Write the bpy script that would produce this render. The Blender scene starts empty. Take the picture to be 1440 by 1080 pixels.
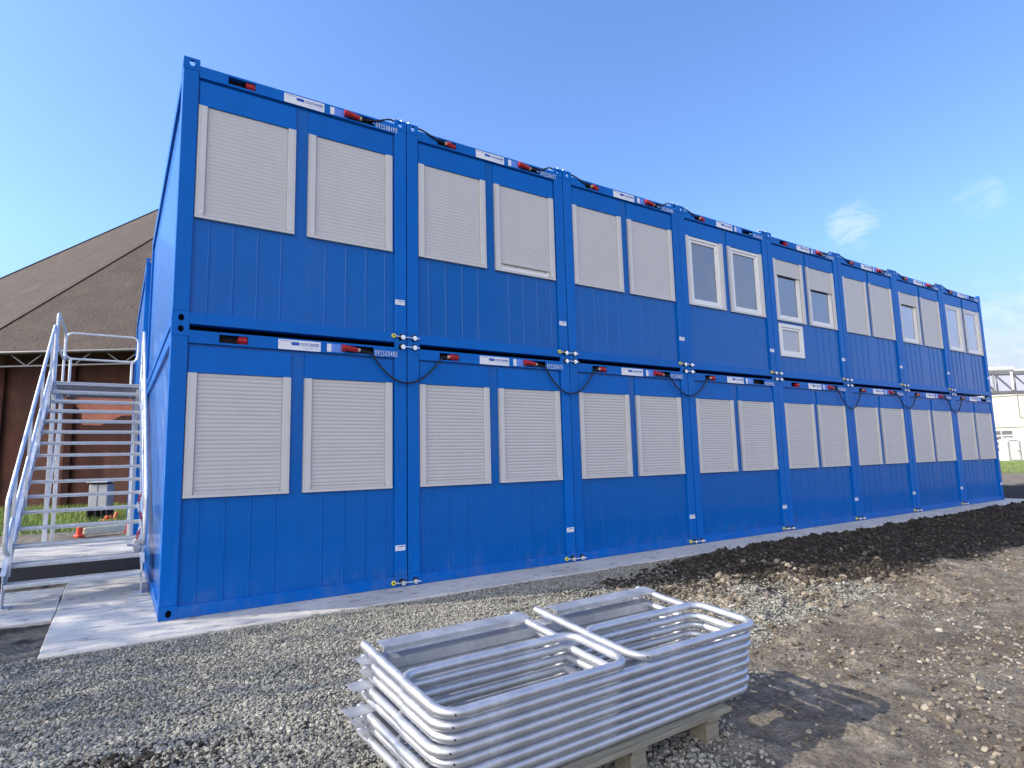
import bpy, math, random
import numpy as np
from mathutils import Matrix, Vector
R = math.radians
sc = bpy.context.scene
C = sc.collection
random.seed(7)
rng = np.random.default_rng(11)

# ------------------------------------------------------------------ camera
cam = bpy.data.cameras.new('camera')
camo = bpy.data.objects.new('camera', cam)
C.objects.link(camo)
sc.camera = camo
cam.sensor_width = 36.0
cam.lens = 850.0 / 1440.0 * 36.0
cam.clip_start = 0.05
cam.clip_end = 3000.0
rv = Vector((0.837326, -0.546163, -0.024309))
uv = Vector((-0.047386, -0.116803, 0.992024))
fv = Vector((0.544646, 0.829496, 0.123682))
M = Matrix((rv, uv, -fv)).transposed().to_4x4()
M.translation = Vector((-0.4015, -6.58, 1.391))
camo.matrix_world = M

# ------------------------------------------------------------------ sky, sun, exposure
SUN_EL = R(32.0)
SH = Vector((-0.933, 0.359, 0)).normalized()
SUN = Vector((SH.x * math.cos(SUN_EL), SH.y * math.cos(SUN_EL), math.sin(SUN_EL)))
world = bpy.data.worlds.new('World')
sc.world = world
world.use_nodes = True
wn, wl = world.node_tree.nodes, world.node_tree.links
bg = wn['Background']
sky = wn.new('ShaderNodeTexSky')
sky.sky_type = 'NISHITA'
sky.sun_disc = False
sky.sun_elevation = SUN_EL
sky.sun_rotation = math.atan2(SH.x, SH.y)
sky.air_density = 1.0
sky.dust_density = 1.1
sky.ozone_density = 1.6
tc = wn.new('ShaderNodeTexCoord')


def wmath(op, a, b=None, c=None):
    n = wn.new('ShaderNodeMath')
    n.operation = op
    for i, v in enumerate((a, b, c)):
        if v is None:
            continue
        if isinstance(v, (int, float)):
            n.inputs[i].default_value = v
        else:
            wl.new(v, n.inputs[i])
    return n.outputs[0]


def wmaprange(v, a, b):
    n = wn.new('ShaderNodeMapRange')
    n.interpolation_type = 'SMOOTHSTEP'
    wl.new(v, n.inputs[0])
    n.inputs[1].default_value = a
    n.inputs[2].default_value = b
    return n.outputs[0]


def wnoise(scale, detail, rough=0.55):
    n = wn.new('ShaderNodeTexNoise')
    n.inputs['Scale'].default_value = scale
    n.inputs['Detail'].default_value = detail
    n.inputs['Roughness'].default_value = rough
    wl.new(tc.outputs['Generated'], n.inputs['Vector'])
    return n.outputs['Fac']


def wdot(d):
    n = wn.new('ShaderNodeVectorMath')
    n.operation = 'DOT_PRODUCT'
    wl.new(tc.outputs['Generated'], n.inputs[0])
    n.inputs[1].default_value = Vector(d).normalized()
    return n.outputs['Value']


wmp = wn.new('ShaderNodeMapping')
wmp.inputs['Scale'].default_value = (1.0, 1.0, 2.4)
wl.new(tc.outputs['Generated'], wmp.inputs[0])
nzn = wn.new('ShaderNodeTexNoise')
nzn.inputs['Scale'].default_value = 19.0
nzn.inputs['Detail'].default_value = 8.0
nzn.inputs['Roughness'].default_value = 0.62
nzn.inputs['Distortion'].default_value = 0.6
wl.new(wmp.outputs[0], nzn.inputs['Vector'])
nz = nzn.outputs['Fac']
cloud = None
for d, inner, outer, k in (((0.8534, 0.4165, 0.3133), 0.9999, 0.9990, 0.12),
                           ((0.9062, 0.2838, 0.3134), 0.9999, 0.9993, 0.06),
                           ((0.9519, 0.2765, 0.1324), 0.9995, 0.9930, 0.07)):
    m = wmaprange(wdot(d), outer, inner)
    m = wmath('MULTIPLY', m, wmaprange(wmath('MULTIPLY_ADD', m, 0.22, nz), 0.54, 0.86))
    m = wmath('MULTIPLY', m, k * 2.2)
    cloud = m if cloud is None else wmath('MAXIMUM', cloud, m)
# broken cloud on the other half of the sky, which the windows mirror
sepd = wn.new('ShaderNodeSeparateXYZ')
wl.new(tc.outputs['Generated'], sepd.inputs[0])
back = wmaprange(wmath('MULTIPLY', sepd.outputs['Y'], -1.0), 0.35, 0.8)
low = wmaprange(wmath('MULTIPLY', sepd.outputs['Z'], -1.0), -0.85, -0.45)
bk = wmath('MULTIPLY', wmath('MULTIPLY', back, low), wmaprange(wnoise(3.4, 6.0), 0.36, 0.56))
cloud = wmath('MAXIMUM', cloud, wmath('MULTIPLY', bk, 0.62))
mix = wn.new('ShaderNodeMixRGB')
mix.inputs[2].default_value = (7.6, 7.2, 7.1, 1)
wl.new(cloud, mix.inputs[0])
tint = wn.new('ShaderNodeMixRGB')
tint.blend_type = 'MULTIPLY'
tint.inputs[0].default_value = 1.0
tint.inputs[2].default_value = (1.08, 1.34, 1.80, 1)
wl.new(sky.outputs[0], tint.inputs[1])
hz = wn.new('ShaderNodeMixRGB')
hz.blend_type = 'MULTIPLY'
hz.inputs[2].default_value = (0.78, 0.47, 0.45, 1)
hzf = wn.new('ShaderNodeMapRange')
hzf.interpolation_type = 'SMOOTHSTEP'
sepz = wn.new('ShaderNodeSeparateXYZ')
wl.new(tc.outputs['Generated'], sepz.inputs[0])
wl.new(sepz.outputs['Z'], hzf.inputs[0])
hzf.inputs[1].default_value = 0.34
hzf.inputs[2].default_value = 0.02
wl.new(hzf.outputs[0], hz.inputs[0])
wl.new(tint.outputs[0], hz.inputs[1])
wl.new(hz.outputs[0], mix.inputs[1])
# bright cloud added out of view on the left, for glints on the ribs
glow = wmaprange(wdot((-0.84, -0.40, 0.36)), 0.62, 0.93)
glow = wmath('MULTIPLY', glow, wmaprange(wnoise(2.6, 5.0), 0.30, 0.55))
mix2 = wn.new('ShaderNodeMixRGB')
mix2.inputs[2].default_value = (17.0, 16.3, 16.0, 1)
wl.new(glow, mix2.inputs[0])
wl.new(mix.outputs[0], mix2.inputs[1])
wl.new(mix2.outputs[0], bg.inputs[0])
bg.inputs[1].default_value = 0.15

sun = bpy.data.lights.new('sun', 'SUN')
sun.energy = 4.9
sun.angle = R(0.53)
sun.color = (1.0, 0.90, 0.74)
suno = bpy.data.objects.new('sun', sun)
C.objects.link(suno)
suno.location = (-20, 8, 18)
suno.rotation_euler = SUN.to_track_quat('Z', 'Y').to_euler()

vs = sc.view_settings
vs.view_transform = 'Standard'
vs.look = 'None'
vs.gamma = 1.0
vs.exposure = 0.35

# ------------------------------------------------------------------ object helpers


def tag(o, label=None, cat=None, group=None, kind=None):
    if label:
        o['label'] = label
    if cat:
        o['category'] = cat
    if group:
        o['group'] = group
    if kind:
        o['kind'] = kind
    return o


def empty(name, loc=(0, 0, 0), rz=0.0):
    o = bpy.data.objects.new(name, None)
    o.empty_display_size = 0.2
    C.objects.link(o)
    o.location = loc
    o.rotation_euler = (0, 0, rz)
    return o


def link(name, mesh, parent=None, loc=(0, 0, 0), rot=(0, 0, 0)):
    o = bpy.data.objects.new(name, mesh)
    C.objects.link(o)
    o.location = loc
    o.rotation_euler = rot
    if parent is not None:
        o.parent = parent
    return o


class MB:
    def __init__(self):
        self.v, self.f, self.s, self.m = [], [], [], []

    def add(self, vs_, fs_, smooth=False, mi=0):
        b = len(self.v)
        self.v.extend([tuple(p) for p in vs_])
        for f in fs_:
            self.f.append(tuple(b + i for i in f))
            self.s.append(smooth)
            self.m.append(mi)
        return self

    def box(self, x0, x1, y0, y1, z0, z1, c=0.0, mi=0, mat=None):
        lo, hi = (x0, y0, z0), (x1, y1, z1)
        c = min(c, 0.45 * min(abs(hi[i] - lo[i]) for i in range(3)))
        vs_, fs_ = [], []
        if c <= 0:
            for sx in (0, 1):
                for sy in (0, 1):
                    for sz in (0, 1):
                        vs_.append(((x0, x1)[sx], (y0, y1)[sy], (z0, z1)[sz]))
            fs_ = [(0, 1, 3, 2), (4, 6, 7, 5), (0, 4, 5, 1), (2, 3, 7, 6), (0, 2, 6, 4), (1, 5, 7, 3)]
        else:
            idx = {}
            for s in [(a, b, d) for a in (0, 1) for b in (0, 1) for d in (0, 1)]:
                for ax in range(3):
                    p = []
                    for i in range(3):
                        e = (lo, hi)[s[i]][i]
                        p.append(e if i == ax else e + (c if s[i] == 0 else -c))
                    idx[s, ax] = len(vs_)
                    vs_.append(tuple(p))
            cen = Vector([(lo[i] + hi[i]) / 2 for i in range(3)])

            def face(ids):
                ps = [Vector(vs_[i]) for i in ids]
                n = (ps[1] - ps[0]).cross(ps[2] - ps[1])
                m = sum(ps, Vector()) / len(ps)
                fs_.append(tuple(ids) if n.dot(m - cen) > 0 else tuple(reversed(ids)))
            for ax in range(3):
                o1, o2 = [i for i in range(3) if i != ax]
                for s in (0, 1):
                    q = []
                    for a, b in ((0, 0), (1, 0), (1, 1), (0, 1)):
                        k = [0, 0, 0]
                        k[ax], k[o1], k[o2] = s, a, b
                        q.append(idx[tuple(k), ax])
                    face(q)
            for ax in range(3):          # edges run along ax
                o1, o2 = [i for i in range(3) if i != ax]
                for a in (0, 1):
                    for b in (0, 1):
                        k0, k1 = [0, 0, 0], [0, 0, 0]
                        k0[o1] = k1[o1] = a
                        k0[o2] = k1[o2] = b
                        k1[ax] = 1
                        k0, k1 = tuple(k0), tuple(k1)
                        face([idx[k0, o1], idx[k1, o1], idx[k1, o2], idx[k0, o2]])
            for s in [(a, b, d) for a in (0, 1) for b in (0, 1) for d in (0, 1)]:
                face([idx[s, 0], idx[s, 1], idx[s, 2]])
        if mat is not None:
            vs_ = [mat @ Vector(p) for p in vs_]
        return self.add(vs_, fs_, False, mi)

    def bar(self, a, b, w, h, up=(0, 0, 1), mi=0, c=0.0):
        a, b, up = Vector(a), Vector(b), Vector(up)
        d = (b - a)
        L = d.length
        d.normalize()
        if abs(d.dot(up)) > 0.98:
            up = Vector((0, 1, 0))
        s = d.cross(up).normalized()
        u = s.cross(d).normalized()
        m = Matrix((d, s, u)).transposed().to_4x4()
        m.translation = a
        return self.box(0, L, -w / 2, w / 2, -h / 2, h / 2, c, mi, m)

    def tube(self, pts, r, n=10, closed=False, mi=0, cap=True):
        P = [Vector(p) for p in pts]
        N = len(P)
        vs_, fs_ = [], []
        t0 = (P[1] - P[0]).normalized()
        ref = Vector((0, 0, 1)) if abs(t0.z) < 0.9 else Vector((1, 0, 0))
        s = t0.cross(ref).normalized()
        for i in range(N):
            if closed:
                t = (P[(i + 1) % N] - P[i]).normalized() + (P[i] - P[i - 1]).normalized()
            elif i == 0:
                t = P[1] - P[0]
            elif i == N - 1:
                t = P[-1] - P[-2]
            else:
                t = (P[i + 1] - P[i]).normalized() + (P[i] - P[i - 1]).normalized()
            t.normalize()
            s = (s - t * s.dot(t)).normalized()
            u = t.cross(s)
            rr = r[i] if isinstance(r, (list, tuple)) else r
            for k in range(n):
                a = 2 * math.pi * k / n
                vs_.append(P[i] + (s * math.cos(a) + u * math.sin(a)) * rr)
        rings = N if closed else N - 1
        for i in range(rings):
            j = (i + 1) % N
            for k in range(n):
                l = (k + 1) % n
                fs_.append((i * n + k, i * n + l, j * n + l, j * n + k))
        self.add(vs_, fs_, True, mi)
        if cap and not closed:
            self.add(vs_[:n], [tuple(reversed(range(n)))], False, mi)
            self.add(vs_[-n:], [tuple(range(n))], False, mi)
        return self

    def cyl(self, a, b, r, n=16, mi=0):
        return self.tube([a, b], r, n, mi=mi)

    def build(self, name, mats):
        me = bpy.data.meshes.new(name)
        me.from_pydata(self.v, [], self.f)
        for m in (mats if isinstance(mats, (list, tuple)) else [mats]):
            me.materials.append(m)
        me.polygons.foreach_set('use_smooth', self.s)
        me.polygons.foreach_set('material_index', self.m)
        me.update()
        return me


def rounded(pts, rad, closed=False, n=6):
    """polyline with rounded corners"""
    P = [Vector(p) for p in pts]
    out = []
    N = len(P)
    for i in range(N):
        if not closed and i in (0, N - 1):
            out.append(P[i])
            continue
        a, b, c = P[i - 1], P[i], P[(i + 1) % N]
        d1, d2 = (a - b).normalized(), (c - b).normalized()
        ang = d1.angle(d2)
        t = rad / math.tan(ang / 2)
        t = min(t, 0.48 * (a - b).length, 0.48 * (c - b).length)
        rr = t * math.tan(ang / 2)
        cen = b + (d1 + d2).normalized() * (rr / math.sin(ang / 2))
        p0, p1 = b + d1 * t, b + d2 * t
        v0, v1 = p0 - cen, p1 - cen
        th = v0.angle(v1)
        for k in range(n + 1):
            s = k / n
            out.append(cen + (v0 * math.sin((1 - s) * th) + v1 * math.sin(s * th)) / math.sin(th))
    return out


def text_mesh(name, body, size, mat, squeeze=1.0, ext=0.0008, bold=0.0, align='LEFT', space=1.0):
    cu = bpy.data.curves.new(name, 'FONT')
    cu.body = body
    cu.size = size
    cu.extrude = ext
    cu.offset = bold
    cu.resolution_u = 2
    cu.align_x = align
    cu.space_character = space
    o = bpy.data.objects.new(name, cu)
    C.objects.link(o)
    bpy.context.view_layer.update()
    dg = bpy.context.evaluated_depsgraph_get()
    me = bpy.data.meshes.new_from_object(o.evaluated_get(dg))
    bpy.data.objects.remove(o)
    bpy.data.curves.remove(cu)
    me.name = name
    # stand it up: x right, z up, facing -y
    me.transform(Matrix(((squeeze, 0, 0, 0), (0, 0, -1, 0), (0, 1, 0, 0), (0, 0, 0, 1))))
    me.materials.clear()
    me.materials.append(mat)
    return me


# ------------------------------------------------------------------ materials
class NT:
    def __init__(self, name):
        self.m = bpy.data.materials.new(name)
        self.m.use_nodes = True
        self.n, self.l = self.m.node_tree.nodes, self.m.node_tree.links
        self.p = self.n['Principled BSDF']
        self.out = self.n['Material Output']

    def node(self, t, **kw):
        x = self.n.new(t)
        for k, v in kw.items():
            setattr(x, k, v)
        return x

    def set(self, sock, v):
        if isinstance(v, (int, float)):
            sock.default_value = v
        elif isinstance(v, (tuple, list)):
            sock.default_value = tuple(v) + ((1,) if len(v) == 3 and len(sock.default_value) == 4 else ())
        else:
            self.l.new(v, sock)

    def P(self, **kw):
        for k, v in kw.items():
            self.set(self.p.inputs[k.replace('_', ' ')], v)

    def coord(self, scale=(1, 1, 1), kind='Object'):
        t = self.node('ShaderNodeTexCoord')
        mp = self.node('ShaderNodeMapping')
        mp.inputs['Scale'].default_value = scale
        self.l.new(t.outputs[kind], mp.inputs[0])
        return mp.outputs[0]

    def pos(self, scale=(1, 1, 1)):
        t = self.node('ShaderNodeNewGeometry')
        mp = self.node('ShaderNodeMapping')
        mp.inputs['Scale'].default_value = scale
        self.l.new(t.outputs['Position'], mp.inputs[0])
        return mp.outputs[0]

    def noise(self, vec, scale, detail=4.0, rough=0.55, out='Fac'):
        x = self.node('ShaderNodeTexNoise')
        x.inputs['Scale'].default_value = scale
        x.inputs['Detail'].default_value = detail
        x.inputs['Roughness'].default_value = rough
        self.l.new(vec, x.inputs['Vector'])
        return x.outputs[out]

    def voro(self, vec, scale, feature='F1', out='Distance'):
        x = self.node('ShaderNodeTexVoronoi', feature=feature)
        x.inputs['Scale'].default_value = scale
        self.l.new(vec, x.inputs['Vector'])
        return x.outputs[out]

    def ramp(self, v, stops):
        x = self.node('ShaderNodeValToRGB')
        cr = x.color_ramp
        while len(cr.elements) < len(stops):
            cr.elements.new(0.5)
        for e, (p, c) in zip(cr.elements, stops):
            e.position = p
            e.color = tuple(c) + (1,) if len(c) == 3 else c
        self.l.new(v, x.inputs[0])
        return x.outputs[0]

    def mr(self, v, a, b, c=0.0, d=1.0):
        x = self.node('ShaderNodeMapRange')
        self.l.new(v, x.inputs[0])
        for i, q in enumerate((a, b, c, d)):
            x.inputs[i + 1].default_value = q
        return x.outputs[0]

    def mix(self, f, a, b, blend='MIX'):
        x = self.node('ShaderNodeMixRGB', blend_type=blend)
        self.set(x.inputs[0], f)
        self.set(x.inputs[1], a)
        self.set(x.inputs[2], b)
        return x.outputs[0]

    def math(self, op, a, b=0.0):
        x = self.node('ShaderNodeMath', operation=op)
        self.set(x.inputs[0], a)
        self.set(x.inputs[1], b)
        return x.outputs[0]

    def bump(self, h, strength=0.3, dist=0.01, prev=None):
        x = self.node('ShaderNodeBump')
        x.inputs['Strength'].default_value = strength
        x.inputs['Distance'].default_value = dist
        self.l.new(h, x.inputs['Height'])
        if prev is not None:
            self.l.new(prev, x.inputs['Normal'])
        self.l.new(x.outputs[0], self.p.inputs['Normal'])
        return x.outputs[0]


def paint(name, col, rough=0.35, coat=0.4, var=0.08, bump=0.04, metal=0.0, spec=0.4):
    t = NT(name)
    v = t.coord((1, 1, 1))
    n1 = t.noise(v, 3.0, 5.0, 0.6)
    n2 = t.noise(t.coord((9, 9, 0.8)), 2.0, 4.0, 0.6)
    k = t.math('ADD', t.mr(n1, 0.3, 0.7, -var, var), t.mr(n2, 0.3, 0.7, -var * 0.6, var * 0.6))
    hsv = t.node('ShaderNodeHueSaturation')
    t.set(hsv.inputs['Value'], t.math('ADD', k, 1.0))
    hsv.inputs['Color'].default_value = tuple(col) + (1,)
    base = hsv.outputs[0]
    if name.startswith('blue_pa'):
        oi = t.node('ShaderNodeObjectInfo')
        k2 = t.mr(oi.outputs['Random'], 0.0, 1.0, 0.95, 1.05)
        t.set(hsv.inputs['Value'], t.math('MULTIPLY', t.math('ADD', k, 1.0), k2))
        sx = t.node('ShaderNodeSeparateXYZ')
        t.l.new(t.pos(), sx.inputs[0])
        low = t.mr(sx.outputs['Z'], 0.0, 0.45, 0.62, 0.40)
        dn = t.noise(t.pos((1, 1, 0.7)), 5.5, 8.0, 0.75)
        dust = t.math('MULTIPLY', t.mr(t.math('ADD', dn, low), 1.04, 1.40), 0.32)
        st = t.noise(t.pos((14, 14, 0.5)), 1.0, 5.0, 0.6)
        dust = t.math('MAXIMUM', dust, t.mr(st, 0.60, 0.85, 0.0, 0.10))
        base = t.mix(dust, base, (0.20, 0.19, 0.17))
    t.P(Base_Color=base, Roughness=t.mr(n1, 0.3, 0.7, rough * 0.85, rough * 1.2),
        Coat_Weight=coat, Coat_Roughness=0.06, Coat_IOR=1.35, Specular_IOR_Level=spec, Metallic=metal)
    if bump:
        t.bump(t.noise(v, 1.1, 1.0), bump, 0.05)
    return t.m


blue = paint('blue_paint', (0.0, 0.118, 0.475), 0.36, 0.08, 0.05, 0.008, 0.0, 0.12)
blue2 = paint('blue_panel_paint', (0.0, 0.104, 0.405), 0.32, 0.40, 0.04, 0.006, 0.0, 0.12)
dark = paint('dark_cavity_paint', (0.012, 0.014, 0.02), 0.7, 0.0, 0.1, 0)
rubber = paint('black_rubber', (0.012, 0.012, 0.014), 0.45, 0.0, 0.1, 0)
whitepvc = paint('white_window_plastic', (0.72, 0.73, 0.74), 0.35, 0.2, 0.02, 0)
shutterm = paint('grey_shutter_slats', (0.505, 0.50, 0.50), 0.42, 0.1, 0.03, 0.02)
railm = paint('grey_shutter_rail', (0.56, 0.555, 0.555), 0.4, 0.1, 0.03, 0.02)
redp = paint('red_plug_plastic', (0.36, 0.010, 0.014), 0.35, 0.2, 0.08, 0)
beige = paint('beige_plastic', (0.55, 0.46, 0.33), 0.5, 0.0, 0.05, 0)
stick_w = paint('white_sticker', (0.72, 0.74, 0.80), 0.4, 0.1, 0.05, 0)
stick_b = paint('light_blue_sticker', (0.10, 0.25, 0.78), 0.4, 0.1, 0.05, 0)
letter_b = paint('blue_lettering', (0.01, 0.09, 0.42), 0.4, 0.0, 0.02, 0)
letter_w = paint('white_lettering', (0.75, 0.78, 0.82), 0.4, 0.0, 0.02, 0)
yellow = paint('yellow_cap_paint', (0.75, 0.68, 0.08), 0.35, 0.2, 0.05, 0)
orange = paint('orange_red_plastic', (0.72, 0.075, 0.03), 0.45, 0.1, 0.08, 0)
cream = paint('cream_board_paint', (0.80, 0.70, 0.48), 0.5, 0.0, 0.08, 0)
greybox = paint('grey_cabinet_plastic', (0.36, 0.37, 0.40), 0.45, 0.1, 0.08, 0)


def galv(name, col=(0.58, 0.60, 0.63), rough=0.36, metal=0.85):
    t = NT(name)
    v = t.coord()
    vc = t.voro(v, 46.0, out='Color')
    bw = t.node('ShaderNodeRGBToBW')
    t.l.new(vc, bw.inputs[0])
    n = t.noise(v, 7.0, 5.0, 0.6)
    c = t.mix(t.mr(n, 0.3, 0.75), tuple(x * 0.86 for x in col), tuple(min(1, x * 1.18) for x in col))
    c = t.mix(0.18, c, t.ramp(bw.outputs[0], [(0.2, [x * 0.75 for x in col]), (0.8, [min(1, x * 1.25) for x in col])]))
    t.P(Base_Color=c, Metallic=metal, Roughness=t.mr(n, 0.3, 0.7, rough * 0.75, rough * 1.3))
    t.bump(t.noise(v, 60.0, 3.0), 0.06, 0.004)
    return t.m


zinc = galv('galvanised_steel', (0.52, 0.545, 0.59), 0.44, 0.75)
zinc2 = galv('galvanised_stair_steel', (0.62, 0.65, 0.68), 0.42, 0.55)
chrome = galv('bright_zinc_fitting', (0.85, 0.85, 0.83), 0.22, 0.9)


def glass(name, col):
    t = NT(name)
    v = t.pos((1, 1, 1))
    t.P(Base_Color=t.mix(t.mr(t.noise(v, 1.3, 2.0), 0.3, 0.7), col, tuple(x * 1.5 for x in col)),
        Roughness=0.03, IOR=1.75, Specular_IOR_Level=0.8, Coat_Weight=1.0, Coat_Roughness=0.01)
    t.bump(t.noise(v, 0.9, 1.0), 0.02, 0.05)
    return t.m


glass1 = glass('window_glass', (0.030, 0.038, 0.05))
glass2 = glass('window_glass_with_blind', (0.22, 0.20, 0.18))

t = NT('concrete_slab')
v = t.pos()
n1 = t.noise(v, 1.1, 6.0, 0.6)
n2 = t.noise(t.pos((1, 2.2, 1)), 5.0, 8.0, 0.7)
n3 = t.noise(v, 40.0, 4.0, 0.7)
c = t.ramp(n1, [(0.3, (0.40, 0.39, 0.365)), (0.55, (0.51, 0.495, 0.465)), (0.75, (0.59, 0.57, 0.53))])
c = t.mix(t.mr(n2, 0.545, 0.64, 0, 0.9), c, (0.16, 0.15, 0.13))
c = t.mix(t.mr(n3, 0.6, 0.8, 0, 0.5), c, (0.2, 0.19, 0.17))
t.P(Base_Color=c, Roughness=0.85)
b = t.bump(n3, 0.35, 0.004)
t.bump(n2, 0.2, 0.01, b)
slabm = t.m

t = NT('site_ground')
v = t.pos()
at = t.node('ShaderNodeVertexColor', layer_name='zone')
sp = t.node('ShaderNodeSeparateColor')
t.l.new(at.outputs[0], sp.inputs[0])
warp = t.mr(t.noise(v, 2.6, 6.0, 0.62), 0.25, 0.75, -0.42, 0.42)


def zone(s):
    return t.mr(t.math('ADD', s, warp), 0.38, 0.62)


fine = t.noise(v, 34.0, 6.0, 0.68)
mid = t.noise(v, 6.0, 6.0, 0.6)
vor = t.voro(v, 42.0)
dirt = t.ramp(mid, [(0.28, (0.11, 0.095, 0.075)), (0.46, (0.21, 0.185, 0.15)), (0.6, (0.32, 0.29, 0.24)), (0.8, (0.42, 0.385, 0.325))])
dirt = t.mix(t.mr(fine, 0.40, 0.66, 0.0, 0.75), dirt, (0.085, 0.07, 0.055))
wet = t.mr(t.noise(v, 0.75, 5.0, 0.65), 0.50, 0.66, 0, 0.55)
dirt = t.mix(wet, dirt, (0.075, 0.062, 0.05))
gravel = t.ramp(vor, [(0.0, (0.24, 0.235, 0.205)), (0.45, (0.17, 0.167, 0.145)), (0.8, (0.06, 0.058, 0.05))])
soil = t.ramp(fine, [(0.3, (0.018, 0.016, 0.014)), (0.7, (0.055, 0.048, 0.041))])
grassc = t.ramp(t.noise(v, 3.0, 6.0, 0.7), [(0.3, (0.09, 0.12, 0.04)), (0.7, (0.20, 0.24, 0.10))])
c = t.mix(zone(sp.outputs[0]), dirt, gravel)
c = t.mix(zone(sp.outputs[1]), c, soil)
c = t.mix(zone(sp.outputs[2]), c, grassc)
t.P(Base_Color=c, Roughness=0.95)
t.p.inputs['Specular IOR Level'].default_value = 0.2
b = t.bump(fine, 1.0, 0.035)
b = t.bump(vor, 0.5, -0.015, b)
t.bump(mid, 0.5, 0.05, b)
groundm = t.m


def rockmat(name, a, b_, c_, rough=0.9):
    t = NT(name)
    at_ = t.node('ShaderNodeVertexColor', layer_name='tone')
    bw = t.node('ShaderNodeRGBToBW')
    t.l.new(at_.outputs[0], bw.inputs[0])
    c = t.ramp(bw.outputs[0], [(0.0, a), (0.55, b_), (1.0, c_)])
    n = t.noise(t.pos(), 90.0, 3.0)
    c = t.mix(t.mr(n, 0.3, 0.8, 0.0, 0.5), c, tuple(x * 0.6 for x in b_))
    t.P(Base_Color=c, Roughness=rough)
    t.p.inputs['Specular IOR Level'].default_value = 0.25
    return t.m


stonem = rockmat('crushed_stone', (0.14, 0.142, 0.13), (0.275, 0.272, 0.24), (0.44, 0.425, 0.37))
clodm = rockmat('black_soil_clods', (0.016, 0.014, 0.012), (0.042, 0.036, 0.030), (0.105, 0.09, 0.073))
dryclodm = rockmat('dry_soil_clods', (0.08, 0.065, 0.05), (0.17, 0.145, 0.115), (0.36, 0.32, 0.26))

t = NT('weathered_pallet_wood')
v = t.coord((1.2, 14, 14))
n = t.noise(v, 3.0, 7.0, 0.65)
c = t.ramp(n, [(0.3, (0.11, 0.10, 0.075)), (0.5, (0.22, 0.205, 0.16)), (0.72, (0.33, 0.31, 0.255))])
c = t.mix(t.mr(t.noise(t.coord(), 2.5, 4.0), 0.45, 0.75, 0, 0.5), c, (0.20, 0.21, 0.16))
t.P(Base_Color=c, Roughness=0.85)
t.bump(n, 0.4, 0.006)
wood = t.m

t = NT('worn_roof_felt')
v = t.coord()
n = t.noise(v, 0.9, 8.0, 0.65)
n2 = t.noise(t.coord((1, 1, 5)), 0.35, 5.0, 0.6)
n3 = t.noise(v, 6.0, 6.0, 0.7)
c = t.ramp(n, [(0.3, (0.050, 0.036, 0.027)), (0.55, (0.072, 0.053, 0.041)), (0.75, (0.095, 0.071, 0.056))])
c = t.mix(t.mr(n2, 0.45, 0.7, 0, 0.55), c, (0.060, 0.046, 0.037))
c = t.mix(t.mr(n3, 0.66, 0.74, 0, 0.8), c, (0.15, 0.125, 0.105))
t.P(Base_Color=c, Roughness=0.9)
t.bump(n3, 0.8, 0.12)
roofm = t.m

t = NT('dark_red_brick_wall')
v = t.coord()
n = t.noise(v, 1.2, 6.0, 0.65)
c = t.ramp(n, [(0.3, (0.05, 0.017, 0.013)), (0.6, (0.095, 0.033, 0.024)), (0.8, (0.14, 0.055, 0.040))])
c = t.mix(t.mr(t.noise(t.coord((1, 1, 0.12)), 3.0, 4.0), 0.5, 0.75, 0, 0.6), c, (0.028, 0.017, 0.014))
t.P(Base_Color=c, Roughness=0.9)
t.bump(t.noise(v, 18.0, 4.0), 0.2, 0.01)
brickm = t.m

t = NT('leaf')
v = t.pos()
c = t.ramp(t.noise(v, 1.6, 5.0, 0.7), [(0.3, (0.045, 0.075, 0.018)), (0.7, (0.10, 0.14, 0.04))])
t.P(Base_Color=c, Roughness=0.7)
leafm = t.m

t = NT('grass_blades')
v = t.pos()
c = t.ramp(t.noise(v, 2.2, 5.0, 0.7), [(0.3, (0.12, 0.18, 0.03)), (0.55, (0.25, 0.33, 0.08)), (0.8, (0.38, 0.38, 0.16))])
t.P(Base_Color=c, Roughness=0.8)
grassm = t.m

t = NT('bark')
c = t.ramp(t.noise(t.coord((6, 6, 1)), 4.0, 5.0), [(0.3, (0.05, 0.038, 0.028)), (0.7, (0.13, 0.10, 0.08))])
t.P(Base_Color=c, Roughness=0.9)
barkm = t.m

sunpatchm = paint('salmon_sun_patch', (0.44, 0.17, 0.125), 0.9, 0.0, 0.2, 0.1)  # colour of the painted sun patch on the old wall
factorym = paint('cream_factory_cladding', (0.80, 0.76, 0.60), 0.6, 0.0, 0.05, 0.05)
factory2 = paint('pale_factory_wall', (0.78, 0.76, 0.66), 0.6, 0.0, 0.05, 0.05)
steelgrey = paint('grey_bridge_steel', (0.20, 0.20, 0.22), 0.5, 0.0, 0.15, 0)
pipewhite = paint('white_pipe_cladding', (0.80, 0.80, 0.80), 0.4, 0.0, 0.05, 0)
glassdark = paint('dark_window_glass', (0.12, 0.12, 0.13), 0.15, 0.5, 0.1, 0)

# ------------------------------------------------------------------ ground


def smooth(a, b, x):
    t_ = np.clip((x - a) / (b - a), 0, 1)
    return t_ * t_ * (3 - 2 * t_)


_tab = rng.random((256, 256))


def vnoise(x, y):
    xi, yi = np.floor(x).astype(int), np.floor(y).astype(int)
    fx, fy = x - xi, y - yi
    fx, fy = fx * fx * (3 - 2 * fx), fy * fy * (3 - 2 * fy)
    g = lambda a, b_: _tab[a & 255, b_ & 255]
    return ((g(xi, yi) * (1 - fx) + g(xi + 1, yi) * fx) * (1 - fy) + (g(xi, yi + 1) * (1 - fx) + g(xi + 1, yi + 1) * fx) * fy)


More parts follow.
